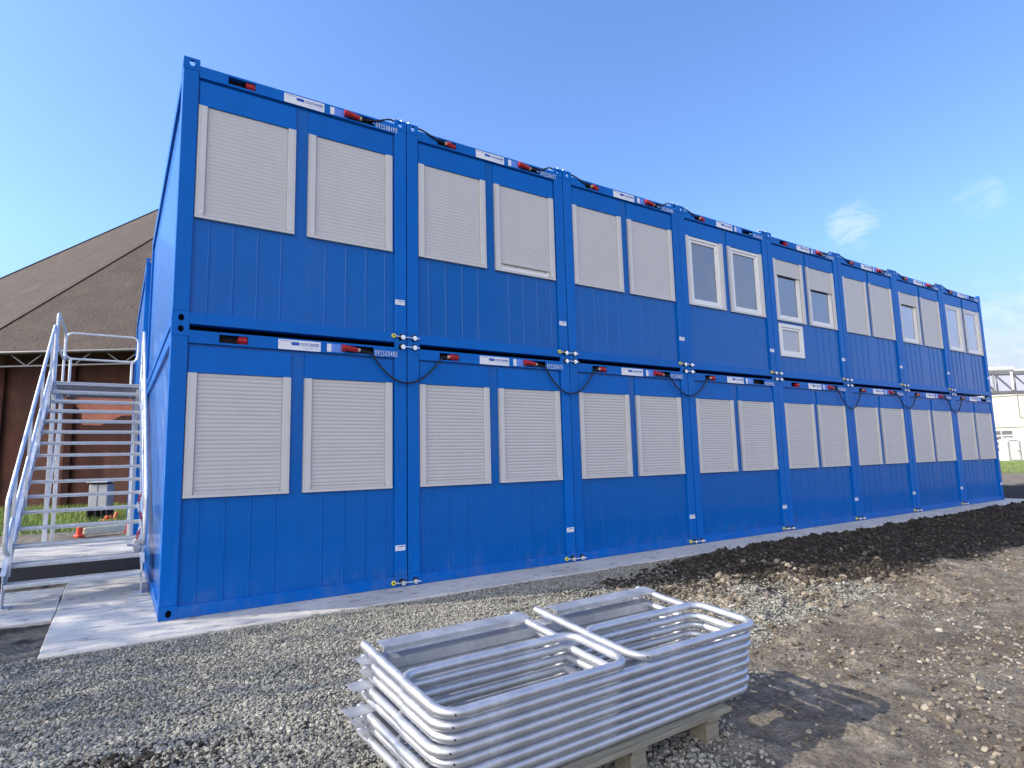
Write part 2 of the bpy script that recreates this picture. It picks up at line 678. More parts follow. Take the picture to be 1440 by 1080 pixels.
def fbm(x, y, s, o=4, rough=0.5):
    r_, a, t_ = 0, 1.0, 0
    for k in range(o):
        r_ = r_ + a * vnoise(x * s + 17.3 * k, y * s + 9.1 * k)
        t_ += a
        a *= rough
        s *= 2.03
    return r_ / t_


def under_slab(x, y):
    a = smooth(-0.80, -0.74, x) * smooth(-0.66, -0.60, y) * (1 - smooth(20.1, 20.3, x)) * (1 - smooth(3.3, 3.5, y))
    a = np.maximum(a, smooth(-0.04, 0.05, x) * smooth(3.3, 3.5, y) * (1 - smooth(20.1, 20.3, x)) * (1 - smooth(13.4, 13.5, y)))
    b_ = smooth(-2.6, -2.45, x) * (1 - smooth(-0.9, -0.8, x)) * smooth(0.72, 0.84, y) * (1 - smooth(2.75, 2.85, y))
    c_ = smooth(-3.3, -3.2, x) * (1 - smooth(-0.9, -0.8, x)) * smooth(3.5, 3.6, y) * (1 - smooth(6.25, 6.35, y))
    return np.maximum(np.maximum(a, b_), c_)


def mound(x, y):
    ramp = smooth(4.3, 7.2, x + 0.5 * (fbm(x, y, 1.1) - 0.5))
    edge = -0.80 - 0.10 * (fbm(x, x * 0, 0.9, 3) - 0.5) * 2 + 0.35 * smooth(9, 20, x) * 0
    prof = smooth(0.0, 0.55, edge - y) * (1 - smooth(0.9, 2.9, edge - y))
    far = 1 - smooth(30, 40, x)
    return ramp * prof * far * (0.06 + 0.09 * fbm(x, y, 1.6, 4))


def ground_h(x, y):
    far = 1 - smooth(25, 60, np.hypot(x - 3, y + 3))
    h = (fbm(x, y, 0.55, 3) - 0.5) * 0.07 + (fbm(x, y, 2.2, 4) - 0.5) * 0.045 + (fbm(x + 40, y, 9.0, 3) - 0.5) * 0.018
    # the loose gravel bank beside the slab stays level with it
    nearslab = smooth(-1.6, -0.7, y) * smooth(-1.0, 0.0, x) * (1 - smooth(5, 6, x))
    h = h * (1 - 0.6 * nearslab)
    lump = np.maximum(fbm(x, y, 5.0, 4, 0.6) - 0.42, 0) * 0.20
    mo = mound(x, y)
    dirtz = smooth(1.5, 3.0, x) * (1 - smooth(14, 20, x)) * (1 - smooth(-1.4, -1.0, y))
    h = h * far + mo + dirtz * (np.maximum(fbm(x, y + 30, 7.5, 3, 0.6) - 0.5, 0) * 0.10 + (fbm(x + 9, y, 13.0, 2) - 0.5) * 0.012) + lump * smooth(0.01, 0.06, mo)
    # rut and clod pile by the lower left corner
    pile = np.exp(-(((x + 0.55) / 0.55) ** 2 + ((y + 3.1) / 0.35) ** 2))
    h = h + pile * (0.02 + 0.09 * fbm(x, y, 4.0, 4, 0.6))
    # rough stony dirt to the right of the barriers
    st = smooth(3.0, 3.8, x) * (1 - smooth(7.0, 9.0, x)) * smooth(-4.6, -3.6, y) * (1 - smooth(-2.3, -1.9, y))
    h = h + st * np.maximum(fbm(x, y, 4.2, 4, 0.6) - 0.45, 0) * 0.22
    return h - 0.015 - 0.16 * under_slab(x, y)


def axis(lo, hi, dlo, dhi, step, grow=1.13):
    core = list(np.arange(dlo, dhi + 1e-6, step))
    a, s = dhi, step
    right = []
    while a < hi:
        s *= grow
        a += s
        right.append(min(a, hi))
    a, s = dlo, step
    left = []
    while a > lo:
        s *= grow
        a -= s
        left.append(max(a, lo))
    return np.array(left[::-1] + core + right)


xs = axis(-900, 900, -1.8, 12.0, 0.035, 1.035)
ys = axis(-900, 900, -5.6, -0.4, 0.035, 1.06)
X, Y = np.meshgrid(xs, ys, indexing='ij')
Z = ground_h(X, Y)
nx, ny = X.shape
co = np.stack([X, Y, Z], -1).reshape(-1, 3)
ii = (np.arange(nx - 1)[:, None] * ny + np.arange(ny - 1)[None, :]).ravel()
quads = np.stack([ii, ii + ny, ii + ny + 1, ii + 1], 1)


def raw_mesh(name, co_, faces, mats, smooth_=False, col=None, colname='tone'):
    me = bpy.data.meshes.new(name)
    k = faces.shape[1]
    me.vertices.add(len(co_))
    me.vertices.foreach_set('co', co_.astype(np.float32).ravel())
    me.loops.add(faces.size)
    me.loops.foreach_set('vertex_index', faces.astype(np.int32).ravel())
    me.polygons.add(len(faces))
    me.polygons.foreach_set('loop_start', np.arange(0, faces.size, k, dtype=np.int32))
    me.polygons.foreach_set('loop_total', np.full(len(faces), k, dtype=np.int32))
    me.polygons.foreach_set('use_smooth', np.full(len(faces), smooth_))
    for m_ in (mats if isinstance(mats, (list, tuple)) else [mats]):
        me.materials.append(m_)
    me.update(calc_edges=True)
    if col is not None:
        a = me.color_attributes.new(colname, 'FLOAT_COLOR', 'POINT')
        a.data.foreach_set('color', np.concatenate([col, np.ones((len(col), 1))], 1).astype(np.float32).ravel())
    return me


def zones(x, y):
    g = smooth(-4.2, -3.4, -np.abs(x - 1.0) * 0.75 + 0 * y) * smooth(-5.4, -4.2, y)
    g = np.maximum(g, 0.62 * (1 - smooth(4.4, 6.2, x + (y + 2.4) * 0.5)) * smooth(-3.9, -3.0, y - (x - 4) * 0.1))
    g = g * (1 - 0.85 * smooth(2.4, 3.2, x + y * 0 + (y + 3.4) * -0.6) * (1 - smooth(-3.7, -3.2, y)))
    g = g * (1 - smooth(7.0, 8.0, x)) * smooth(-4.5, -3.0, x) * (1 - smooth(-0.4, 0.6, y))
    s = smooth(0.004, 0.035, mound(x, y))
    s = np.maximum(s, smooth(9.0, 18.0, x) * smooth(-2.9, -2.2, y) * (1 - smooth(1.5, 3.5, y)) * (1 - smooth(34, 40, x)))
    s = np.maximum(s, np.exp(-(((x + 0.55) / 0.55) ** 2 + ((y + 3.15) / 0.3) ** 2)) * 0.75)
    s = np.maximum(s, 0.55 * smooth(3.0, 3.7, x) * (1 - smooth(6.0, 7.0, x)) * smooth(-2.6, -2.2, y) * (1 - smooth(-1.4, -1.1, y)))
    s = np.maximum(s, 0.45 * (1 - smooth(-1.0, -0.6, x)) * smooth(-1.0, 0.0, y) * (1 - smooth(4, 5, y)))
    gr = smooth(10.5, 11.4, y - 0.0 * x) * (1 - smooth(2, 5, x))
    gr = np.maximum(gr, smooth(38.0, 40.5, x * 0.92 + y * 0.4) * smooth(-60, -50, y))
    gr = np.maximum(gr, smooth(15, 25, y) * 1.0)
    gr = np.maximum(gr, 1 - smooth(-60, -30, x))
    gr = np.maximum(gr, 1 - smooth(-60, -30, y))
    return np.stack([g, s, gr], -1)


gme = raw_mesh('ground', co, quads, groundm, True, zones(X, Y).reshape(-1, 3), 'zone')
tag(link('ground', gme), kind='structure')

# concrete slabs
darkconc = paint('dark_concrete', (0.05, 0.05, 0.055), 0.9, 0.0, 0.2, 0.1)  # darker concrete for the side faces of the foundation


def slab(name, x0, x1, y0, y1, z1, zb, wob=0.01, mats=None):
    mb = MB()
    top = []
    per = []
    for a, b_ in (((x0, y0), (x1, y0)), ((x1, y0), (x1, y1)), ((x1, y1), (x0, y1)), ((x0, y1), (x0, y0))):
        k_ = max(2, int(math.dist(a, b_) / 0.35))
        for i in range(k_):
            s_ = i / k_
            j = 0 if i == 0 else wob
            per.append((a[0] + (b_[0] - a[0]) * s_ + random.uniform(-j, j), a[1] + (b_[1] - a[1]) * s_ + random.uniform(-j, j)))
    m_ = len(per)
    cx, cy = (x0 + x1) / 2, (y0 + y1) / 2

    def ins(p, d):
        dx, dy = cx - p[0], cy - p[1]
        return (p[0] + math.copysign(min(d, abs(dx)), dx) * (1 if abs(p[0] - x0) < .1 or abs(p[0] - x1) < .1 else 0),
                p[1] + math.copysign(min(d, abs(dy)), dy) * (1 if abs(p[1] - y0) < .1 or abs(p[1] - y1) < .1 else 0))
    vs_ = [(p[0], p[1], zb) for p in per] + [(p[0], p[1], z1 - 0.01) for p in per] + [ins(p, 0.01) + (z1,) for p in per]
    fs_ = []
    for i in range(m_):
        j = (i + 1) % m_
        fs_.append((i, j, m_ + j, m_ + i))
        fs_.append((m_ + i, m_ + j, 2 * m_ + j, 2 * m_ + i))
    fs_.append(tuple(range(2 * m_, 3 * m_)))
    mb.add(vs_, fs_[:-1], False, 1 if mats else 0)
    mb.add(vs_, fs_[-1:], False, 0)
    return tag(link(name, mb.build(name, mats or slabm)), kind='structure')


slab('concrete_slab', -0.82, 20.2, -0.635, 3.44, 0.0, -0.3)
slab('concrete_slab', -0.045, 20.2, 3.446, 13.5, 0.0, -0.3)
slab('concrete_pavement', -2.6, -0.826, 0.80, 2.72, -0.004, -0.3)
slab('concrete_foundation', -3.2, -0.05, 3.45, 6.35, 0.2, -0.2, mats=[slabm, darkconc])


# ------------------------------------------------------------------ loose stones and clods (uncountable)
def ico():
    p = (1 + 5 ** 0.5) / 2
    v_ = np.array([(-1, p, 0), (1, p, 0), (-1, -p, 0), (1, -p, 0), (0, -1, p), (0, 1, p), (0, -1, -p), (0, 1, -p), (p, 0, -1), (p, 0, 1), (-p, 0, -1), (-p, 0, 1)], float)
    v_ /= np.linalg.norm(v_[0])
    f_ = np.array([(0, 11, 5), (0, 5, 1), (0, 1, 7), (0, 7, 10), (0, 10, 11), (1, 5, 9), (5, 11, 4), (11, 10, 2), (10, 7, 6), (7, 1, 8), (3, 9, 4), (3, 4, 2), (3, 2, 6), (3, 6, 8), (3, 8, 9), (4, 9, 5), (2, 4, 11), (6, 2, 10), (8, 6, 7), (9, 8, 1)])
    return v_, f_


IV, IF = ico()


def subdiv(v_, f_):
    v_ = [tuple(p) for p in v_]
    cache, out = {}, []

    def mid_(a, b_):
        k_ = (min(a, b_), max(a, b_))
        if k_ not in cache:
            m_ = (np.array(v_[a]) + np.array(v_[b_])) / 2
            v_.append(tuple(m_ / np.linalg.norm(m_)))
            cache[k_] = len(v_) - 1
        return cache[k_]
    for a, b_, c_ in f_:
        x_, y_, z_ = mid_(a, b_), mid_(b_, c_), mid_(c_, a)
        out += [(a, x_, z_), (b_, y_, x_), (c_, z_, y_), (x_, y_, z_)]
    return np.array(v_), np.array(out)


HV, HF = subdiv(IV, IF)


def scatter(name, x, y, size, mat, flat=0.65, sink=0.25, rough=0.28, z=None, tone=None, hi=False):
    IV, IF = (HV, HF) if hi else (globals()['IV'], globals()['IF'])
    nv = len(IV)
    n = len(x)
    a = rng.random((n, 3)) * 2 * np.pi
    ca, sa = np.cos(a), np.sin(a)
    v_ = IV[None] * (1 + (rng.random((n, nv, 1)) - 0.5) * 2 * rough * (0.75 if hi else 1))
    asp = np.stack([rng.uniform(0.75, 1.35, n), rng.uniform(0.7, 1.05, n), rng.uniform(flat * 0.7, flat * 1.3, n)], 1)
    v_ = v_ * asp[:, None, :]
    # small tilt then yaw
    tx, ty = rng.normal(0, 0.35, n), rng.normal(0, 0.35, n)

    def rotm(v_, ang, i, j):
        c_, s_ = np.cos(ang)[:, None], np.sin(ang)[:, None]
        vi, vj = v_[:, :, i].copy(), v_[:, :, j].copy()
        v_[:, :, i] = vi * c_ - vj * s_
        v_[:, :, j] = vi * s_ + vj * c_
    rotm(v_, tx, 1, 2)
    rotm(v_, ty, 0, 2)
    rotm(v_, a[:, 0], 0, 1)
    v_ = v_ * size[:, None, None]
    zz = ground_h(x, y) if z is None else z
    v_[:, :, 0] += x[:, None]
    v_[:, :, 1] += y[:, None]
    v_[:, :, 2] += (zz + size * flat * (1 - 2 * sink))[:, None]
    f_ = IF[None] + (np.arange(n) * nv)[:, None, None]
    tn = rng.random(n) if tone is None else tone
    col = np.repeat(tn[:, None], nv, 1).reshape(-1, 1).repeat(3, 1)
    return link(name, raw_mesh(name, v_.reshape(-1, 3), f_.reshape(-1, 3), mat, False, col))


# gravel: denser and finer towards the slab
n = 270000
gx = rng.uniform(-2.2, 8.0, n)
gy = rng.uniform(-5.4, -0.60, n)
zz_ = zones(gx, gy)
dens = np.clip(zz_[:, 0] * 1.2 - 0.10 + (fbm(gx, gy, 2.6, 4) - 0.5) * 1.4, 0, 1) * (1 - np.clip(zz_[:, 1] * 1.1, 0, 1)) * np.clip(zz_[:, 0] * 3, 0, 1)
dens *= np.where(gx > 4.8, 0.75, 1.0)
keep = rng.random(n) < dens
gx, gy = gx[keep], gy[keep]
gs = 0.0048 + 0.0088 * rng.random(len(gx)) ** 2.8 + 0.0015 * (gy < -2.2)
tag(scatter('gravel', gx, gy, gs, stonem, 0.62, 0.2), 'loose crushed grey stone spread on the ground between the slab and the barriers', 'gravel', kind='stuff')
# a few larger stones lying loose
n = 1500
gx = rng.uniform(-1.5, 9.0, n)
gy = rng.uniform(-5.2, -0.9, n)
zz_ = zones(gx, gy)
keep = (rng.random(n) < (0.45 * zz_[:, 0] - 0.02) * (1 - zz_[:, 1])) & (gx < 6.5)
gx, gy = gx[keep], gy[keep]
tag(scatter('rubble', gx, gy, 0.012 + 0.018 * rng.random(len(gx)) ** 4, stonem, 0.6, 0.3, hi=True), 'scattered larger broken stones among the gravel and dirt', 'stones', kind='stuff')
# black soil clods on the spoil heap
n = 90000
gx = 4.2 + 21.8 * rng.random(n) ** 1.5
gy = rng.uniform(-3.4, -0.62, n)
s_ = zones(gx, gy)[:, 1]
keep = rng.random(n) < s_ * 0.9
gx, gy = gx[keep], gy[keep]
gs = 0.006 + 0.022 * rng.random(len(gx)) ** 6
g2x = rng.normal(-0.55, 0.36, 1500)
g2y = rng.normal(-3.18, 0.17, 1500)
gx, gy, gs = np.append(gx, g2x), np.append(gy, g2y), np.append(gs, 0.004 + 0.014 * rng.random(1500) ** 3)
tag(scatter('soil_clods', gx, gy, gs, clodm, 0.75, 0.25, 0.32, hi=True), 'crumbly black soil clods heaped along the slab', 'soil', kind='stuff')
# a rough brown patch of torn-up ground between gravel and black soil
n = 5200
gx = rng.normal(4.9, 1.1, n)
gy = rng.normal(-2.75, 0.42, n)
keep = (fbm(gx, gy, 1.9, 4) > 0.47) & (gy > -4.0) & (gy < -1.6) & (gx > 2.9)
gx, gy = gx[keep], gy[keep]
tag(scatter('earth_lumps', gx, gy, 0.008 + 0.03 * rng.random(len(gx)) ** 4, dryclodm, 0.7, 0.3, 0.34, hi=True), 'torn up brown earth lumps between the gravel and the black soil', 'earth', kind='stuff')
# dry clods on the tracked dirt
n = 80000
gx = rng.uniform(0.6, 13.0, n)
gy = rng.uniform(-6.2, -1.8, n)
zz_ = zones(gx, gy)
pat = np.clip((fbm(gx, gy, 1.3, 4) - 0.44) * 5, 0.06, 1)
keep = rng.random(n) < (1 - zz_[:, 0] * 0.75) * (1 - zz_[:, 1]) * pat
gx, gy = gx[keep], gy[keep]
tag(scatter('dirt_clods', gx, gy, 0.003 + 0.020 * rng.random(len(gx)) ** 7, dryclodm, 0.6, 0.3, 0.32, hi=False), 'dry brown dirt crumbs scattered over the tracked ground', 'dirt', kind='stuff')

# ------------------------------------------------------------------ container meshes
W, H, L, PITCH = 2.437, 2.79, 6.058, 2.45
PX0, PX1 = 0.145, 2.292          # inner edges of the corner posts
W1, W2 = (0.155, 1.127), (1.265, 2.262)   # the two window columns
WZ0, WZ1 = 1.10, 2.31


def plate_hole(mb, ox, oz, w, h, y0, y1, cx, cz, rx, rz, n=20, mat=None, mi=0):
    """rectangular plate with an oval hole, in the xz plane"""
    def outer(a):
        c_, s_ = math.cos(a), math.sin(a)
        # ray from hole centre to rectangle
        tx = ((ox + w - cx) if c_ > 0 else (ox - cx)) / c_ if abs(c_) > 1e-9 else 1e9
        tz = ((oz + h - cz) if s_ > 0 else (oz - cz)) / s_ if abs(s_) > 1e-9 else 1e9
        k_ = min(tx, tz)
        return (cx + c_ * k_, cz + s_ * k_)
    angs = [2 * math.pi * i / n for i in range(n)]
    for X_, Z_ in ((ox, oz), (ox + w, oz), (ox, oz + h), (ox + w, oz + h)):
        angs.append(math.atan2(Z_ - cz, X_ - cx) % (2 * math.pi))
    angs = sorted(set(round(a, 6) for a in angs))
    m_ = len(angs)
    vs_ = []
    for y in (y0, y1):
        for a in angs:
            p = outer(a)
            vs_.append((p[0], y, p[1]))
        for a in angs:
            vs_.append((cx + rx * math.cos(a), y, cz + rz * math.sin(a)))
    fs_ = []
    for i in range(m_):
        j = (i + 1) % m_
        fs_.append((i, j, m_ + j, m_ + i))                       # front
        fs_.append((2 * m_ + i, 3 * m_ + i, 3 * m_ + j, 2 * m_ + j))  # back
        fs_.append((m_ + i, m_ + j, 3 * m_ + j, 3 * m_ + i))     # hole wall
        fs_.append((i, 2 * m_ + i, 2 * m_ + j, j))
    if mat is not None:
        vs_ = [mat @ Vector(p) for p in vs_]
    mb.add(vs_, fs_, False, mi)


def casting(front, left, bottom):
    """hollow ISO corner: plates with holes on the outer faces. built for front-left, mirrored by args"""
    mb = MB()
    x0, x1 = (0.0, 0.15) if left else (W - 0.15, W)
    z0, z1 = (0.0, 0.125) if bottom else (H - 0.125, H)
    y0, y1 = 0.0, 0.16
    cz = z0 + 0.055 if bottom else z1 - 0.055
    cx = x0 + 0.078 if left else x1 - 0.078
    plate_hole(mb, x0, z0, 0.15, 0.125, y0 - 0.002, y0 + 0.012, cx, cz, 0.026, 0.034)
    # outer side plate (in the yz plane)
    xs_ = x0 - 0.002 if left else x1 - 0.010
    m_ = Matrix(((0, 1, 0, 0), (1, 0, 0, 0), (0, 0, 1, 0), (0, 0, 0, 1)))
    plate_hole(mb, y0 + 0.012, z0, 0.148, 0.125, xs_, xs_ + 0.012, y0 + 0.085, cz, 0.030, 0.034, mat=m_)
    # top / bottom plates
    mb.box(x0 + 0.011, x1 - 0.001, y0 + 0.012, y1 if bottom else y0 + 0.055, z1 - 0.010, z1, 0)
    mb.box(x0 + 0.011, x1 - 0.001, y0 + 0.012, y1, z0, z0 + 0.010, 0)
    if bottom:
        # closed inner box: dark inside
        mb.box(x0 + 0.012, x1 - 0.002, y0 + 0.10, y1 - 0.01, z0 + 0.012, z1 - 0.012, 0, 1)
    return mb.build('corner_casting', [blue, dark])


ME = {}
for k_, a in (('bl', (1, 1, 1)), ('br', (1, 0, 1)), ('tl', (1, 1, 0)), ('tr', (1, 0, 0))):
    ME['cast_' + k_] = casting(*a)


def post(left, front):
    mb = MB()
    x0, x1 = (0.0, PX0) if left else (PX1, W)
    if front:
        mb.box(x0, x1, 0.0, 0.05, 0.125, H - 0.125, 0.004)
        xa, xb = (0.0, 0.05) if left else (W - 0.05, W)
        mb.box(xa, xb, 0.05, 0.17, 0.125, H - 0.125, 0.003)
        # folded lip towards the panel
        xi = (PX0 - 0.004, PX0 - 0.001) if left else (PX1 + 0.001, PX1 + 0.004)
        mb.box(xi[0], xi[1], 0.05, 0.09, 0.125, H - 0.125, 0)
    else:
        mb.box(x0, x1, L - 0.15, L, 0.0, H, 0.005)
    return mb.build('corner_post', blue)


for k_, a in (('fl', (1, 1)), ('fr', (0, 1)), ('rl', (1, 0)), ('rr', (0, 0))):
    ME['post_' + k_] = post(*a)

# top rail with the two socket cut-outs
mb = MB()
cut = ((0.42, 0.688), (1.72, 2.03))
x = 0.15
for a, b_ in cut + ((W - 0.15, None),):
    mb.box(x, a, 0.0, 0.012, 2.602, 2.728, 0.0015)
    if b_ is not None:
        mb.box(a, b_, 0.0, 0.012, 2.602, 2.622, 0)
        mb.box(a, b_, 0.0, 0.012, 2.706, 2.728, 0)
    x = b_
mb.box(0.15, W - 0.15, 0.012, 0.09, 2.716, 2.7275, 0)       # top flange
mb.box(0.15, W - 0.15, 0.013, 0.09, 2.598, 2.606, 0)        # lower flange
for a, b_ in cut:                                          # dark recess pans
    mb.box(a - 0.01, b_ + 0.01, 0.085, 0.095, 2.607, 2.715, 0, 1)
ME['top_rail'] = mb.build('top_rail', [blue, dark])

mb = MB()
mb.box(0.15, W - 0.15, 0.0, 0.05, 0.0, 0.112, 0.004)
mb.box(0.15, W - 0.15, 0.05, 0.12, 0.0, 0.01, 0)
ME['bottom_rail'] = mb.build('bottom_rail', blue)


def grooved(x0, x1, z0, z1, y, grooves, depth=0.009, hw=0.012, flip=False, name='wall_panel', mat=None, extra=None):
    """sheet with soft vertical grooves; profile follows x"""
    prof = [(x0, y)]
    for g in grooves:
        prof.append((g - 1.25 * hw, y))
        for s_ in (-1.0, -0.72, -0.45, -0.2, 0.0, 0.2, 0.45, 0.72, 1.0):
            prof.append((g + s_ * hw, y + depth * (0.5 + 0.5 * math.cos(math.pi * s_))))
        prof.append((g + 1.25 * hw, y))
    prof.append((x1, y))
    mb_ = MB()
    n_ = len(prof)
    vs_ = [(p[0], p[1], z0) for p in prof] + [(p[0], p[1], z1) for p in prof]
    mb_.add(vs_, [(i, i + 1, n_ + i + 1, n_ + i) for i in range(n_ - 1)], True)
    vb = [(x0, y + 0.05, z0), (x1, y + 0.05, z0), (x1, y + 0.05, z1), (x0, y + 0.05, z1)]
    mb_.add(vb, [(0, 3, 2, 1)])
    if extra:
        extra(mb_)
    return mb_


def pane_extra(mb_):
    # flat wall round the window openings (0.06..WZ0 is the grooved sheet)
    y0, y1 = 0.034, 0.084
    mb_.box(PX0, W1[0], y0, y1, WZ0 + .001, 2.598, 0)
    mb_.box(W1[1], W2[0], y0, y1, WZ0 + .001, 2.598, 0)
    mb_.box(W2[1], PX1, y0, y1, WZ0 + .001, 2.598, 0)
    mb_.box(W1[0] + .0005, W1[1] - .0005, y0, y1, WZ1 + .001, 2.598, 0)
    mb_.box(W2[0] + .0005, W2[1] - .0005, y0, y1, WZ1 + .001, 2.598, 0)


GR = [0.300, 0.530, 0.765, 1.000, 1.474, 1.710, 1.944, 2.179]
ME['wall_panel'] = grooved(PX0, PX1, 0.112, WZ0, 0.034, GR, -0.0090, 0.0095, extra=pane_extra).build('wall_panel', blue2)

# long side: grooved sheet, rails; profile swapped onto the yz plane
SG = [0.17 + 0.1165 * (2 * i + 1) for i in range(25)]
SG = [g for g in SG if g < L - 0.2]
m_side = grooved(0.15, L - 0.15, 0.112, 2.60, 0.032, SG, 0.012, 0.03)
m_side.v = [(p[1], p[0], p[2]) for p in m_side.v]
m_side.f = [tuple(reversed(f)) for f in m_side.f]
ME['side_panel'] = m_side.build('side_panel', blue2)
mb = MB()
mb.box(0.0, 0.05, 0.16, L - 0.15, 0.0, 0.112, 0.004)
ME['side_rail_low'] = mb.build('side_rail', blue)
mb = MB()
mb.box(0.0, 0.05, 0.16, L - 0.15, 2.60, 2.735, 0.004)
ME['side_rail_high'] = mb.build('side_rail', blue)
mb = MB()
mb.box(W - 0.05, W - 0.01, 0.17, L - 0.15, 0.02, 2.70, 0)
ME['inner_wall'] = mb.build('side_panel', blue2)
mb = MB()
mb.box(0.051, W - 0.051, 0.10, L - 0.05, 2.66, 2.712, 0)
mb.box(0.051, W - 0.051, L - 0.05, L - 0.01, 0.02, 2.71, 0)
ME['roof'] = mb.build('roof', dark)
mb = MB()
mb.box(0.051, W - 0.051, 0.121, L - 0.05, 0.012, 0.10, 0)
ME['floor'] = mb.build('floor', dark)

# shutter boxes
for k_, (a, b_) in (('1', W1), ('2', W2)):
    mb = MB()
    mb.box(a + 0.002, b_ - 0.002, 0.014, 0.034, WZ1, 2.572, 0.003)
    ME['sbox' + k_] = mb.build('shutter_box', blue)
    # guide rails + sill
    mb = MB()
    mb.box(a, a + 0.082, 0.006, 0.034, WZ0, WZ1 - 0.001, 0.003)
    mb.box(a + 0.082, a + 0.090, 0.0285, 0.034, WZ0 + 0.03, WZ1 - 0.001, 0, 2)
    mb.box(a - 0.003, a - 0.0005, 0.004, 0.034, WZ0, WZ1 - 0.001, 0, 2)
    mb.box(a + 0.019, a + 0.0215, 0.0052, 0.0065, WZ0 + 0.024, WZ1 - 0.002, 0, 2)
    mb.cyl((a + 0.05, 0.0035, WZ0 + 0.07), (a + 0.05, 0.006, WZ0 + 0.07), 0.007, 8, 1)
    ME['railL' + k_] = mb.build('guide_rail', [railm, chrome, greybox])
    mb = MB()
    mb.box(b_ - 0.082, b_, 0.006, 0.034, WZ0, WZ1 - 0.001, 0.003)
    mb.box(b_ - 0.090, b_ - 0.082, 0.0285, 0.034, WZ0 + 0.03, WZ1 - 0.001, 0, 2)
    mb.box(b_ - 0.0215, b_ - 0.019, 0.0052, 0.0065, WZ0 + 0.024, WZ1 - 0.002, 0, 2)
    mb.cyl((b_ - 0.05, 0.0035, WZ0 + 0.07), (b_ - 0.05, 0.006, WZ0 + 0.07), 0.007, 8, 1)
    ME['railR' + k_] = mb.build('guide_rail', [railm, chrome, greybox])
    mb = MB()
    mb.box(a + 0.0005, b_ - 0.0005, 0.001, 0.0055, WZ0 - 0.002, WZ0 + 0.024, 0.001)
    mb.box(a + 0.083, b_ - 0.083, 0.006, 0.034, WZ0 - 0.002, WZ0 + 0.024, 0.001)
    mb.box(a + 0.022, b_ - 0.022, 0.0018, 0.0045, WZ0 + 0.0241, WZ0 + 0.028, 0, 1)
    ME['sill' + k_] = mb.build('window_sill', [railm, greybox])

SLAT = 0.0415


def curtain(col, zlow, k=1.0):
    """roller shutter curtain from WZ1 down to zlow, rounded slats"""
    a, b_ = (W1, W2)[col]
    a, b_ = a + 0.088, b_ - 0.088
    zs, prof = WZ1 - 0.001, []
    z = zs
    while z > zlow + 0.02:
        h_ = min(SLAT, z - zlow)
        for s_, d_ in ((0.0, 0.0), (0.06, 0.0014), (0.14, 0.0030), (0.32, 0.0046), (0.5, 0.0050), (0.68, 0.0046), (0.86, 0.0030), (0.94, 0.0014)):
            prof.append((z - s_ * h_, 0.030 - d_ * k))
        z -= h_
    prof.append((z, 0.030))
    mb_ = MB()
    n_ = len(prof)
    mb_.add([(a, p[1], p[0]) for p in prof] + [(b_, p[1], p[0]) for p in prof],
            [(i, i + 1, n_ + i + 1, n_ + i) for i in range(n_ - 1)], False)
    mb_.box(a, b_, 0.016, 0.031, z - 0.035, z - 0.0005, 0.003)     # end bar
    return mb_.build('roller_curtain', shutterm)


def window_meshes(x0, x1, z0, z1, key, gm, fw=0.075):
    mb_ = MB()
    y0, y1 = 0.026, 0.080
    mb_.box(x0, x0 + fw, y0, y1, z0, z1, 0.004)
    mb_.box(x1 - fw, x1, y0, y1, z0, z1, 0.004)
    mb_.box(x0 + fw, x1 - fw, y0, y1, z0, z0 + fw, 0.004)
    mb_.box(x0 + fw, x1 - fw, y0, y1, z1 - fw, z1, 0.004)
    ME['wf_' + key] = mb_.build('window_frame', whitepvc)
    mb_ = MB()
    s_ = fw - 0.012
    y0, y1 = 0.040, 0.082
    gw = 0.058
    mb_.box(x0 + fw + .002, x0 + s_ + gw, y0, y1, z0 + fw + .002, z1 - fw - .002, 0.004)
    mb_.box(x1 - s_ - gw, x1 - fw - .002, y0, y1, z0 + fw + .002, z1 - fw - .002, 0.004)
    mb_.box(x0 + s_ + gw, x1 - s_ - gw, y0, y1, z0 + fw + .002, z0 + s_ + gw, 0.004)
    mb_.box(x0 + s_ + gw, x1 - s_ - gw, y0, y1, z1 - s_ - gw, z1 - fw - .002, 0.004)
    ME['ws_' + key] = mb_.build('sash', whitepvc)
    mb_ = MB()
    e = s_ + gw - 0.002
    mb_.box(x0 + e, x1 - e, 0.060, 0.072, z0 + e, z1 - e, 0)
    ME['wg_' + key] = mb_.build('glass_pane', gm)
    ME['wb_' + key] = mb_.build('glass_pane', glass2)


for k_, (a, b_) in (('1', W1), ('2', W2)):
    window_meshes(a + 0.086, b_ - 0.086, WZ0 + 0.026, WZ1 - 0.002, k_, glass1, 0.05)
window_meshes(0.205, 0.985, 0.41, 1.045, 'low', glass1, 0.07)

# flat blue wall with an opening for the small low window: own panel mesh
def low_extra(mb_):
    pane_extra(mb_)
panel5 = MB()
pz = [(0.112, 0.405), (1.052, WZ0)]
lowx = (0.198, 0.992)
g5 = grooved(PX0, PX1, 0.112, 0.405, 0.034, GR, -0.0090, 0.0095, extra=pane_extra)
g6 = grooved(lowx[1], PX1, 0.405, WZ0, 0.034, [g for g in GR if g > 1.05], -0.0090, 0.0095)
for q in (g6,):
    g5.add(q.v, q.f, True)
g5.box(PX0, lowx[0], 0.034, 0.084, 0.4055, WZ0, 0)
g5.box(lowx[0], lowx[1], 0.034, 0.084, 1.052, WZ0, 0)
ME['wall_panel5'] = g5.build('wall_panel', blue2)

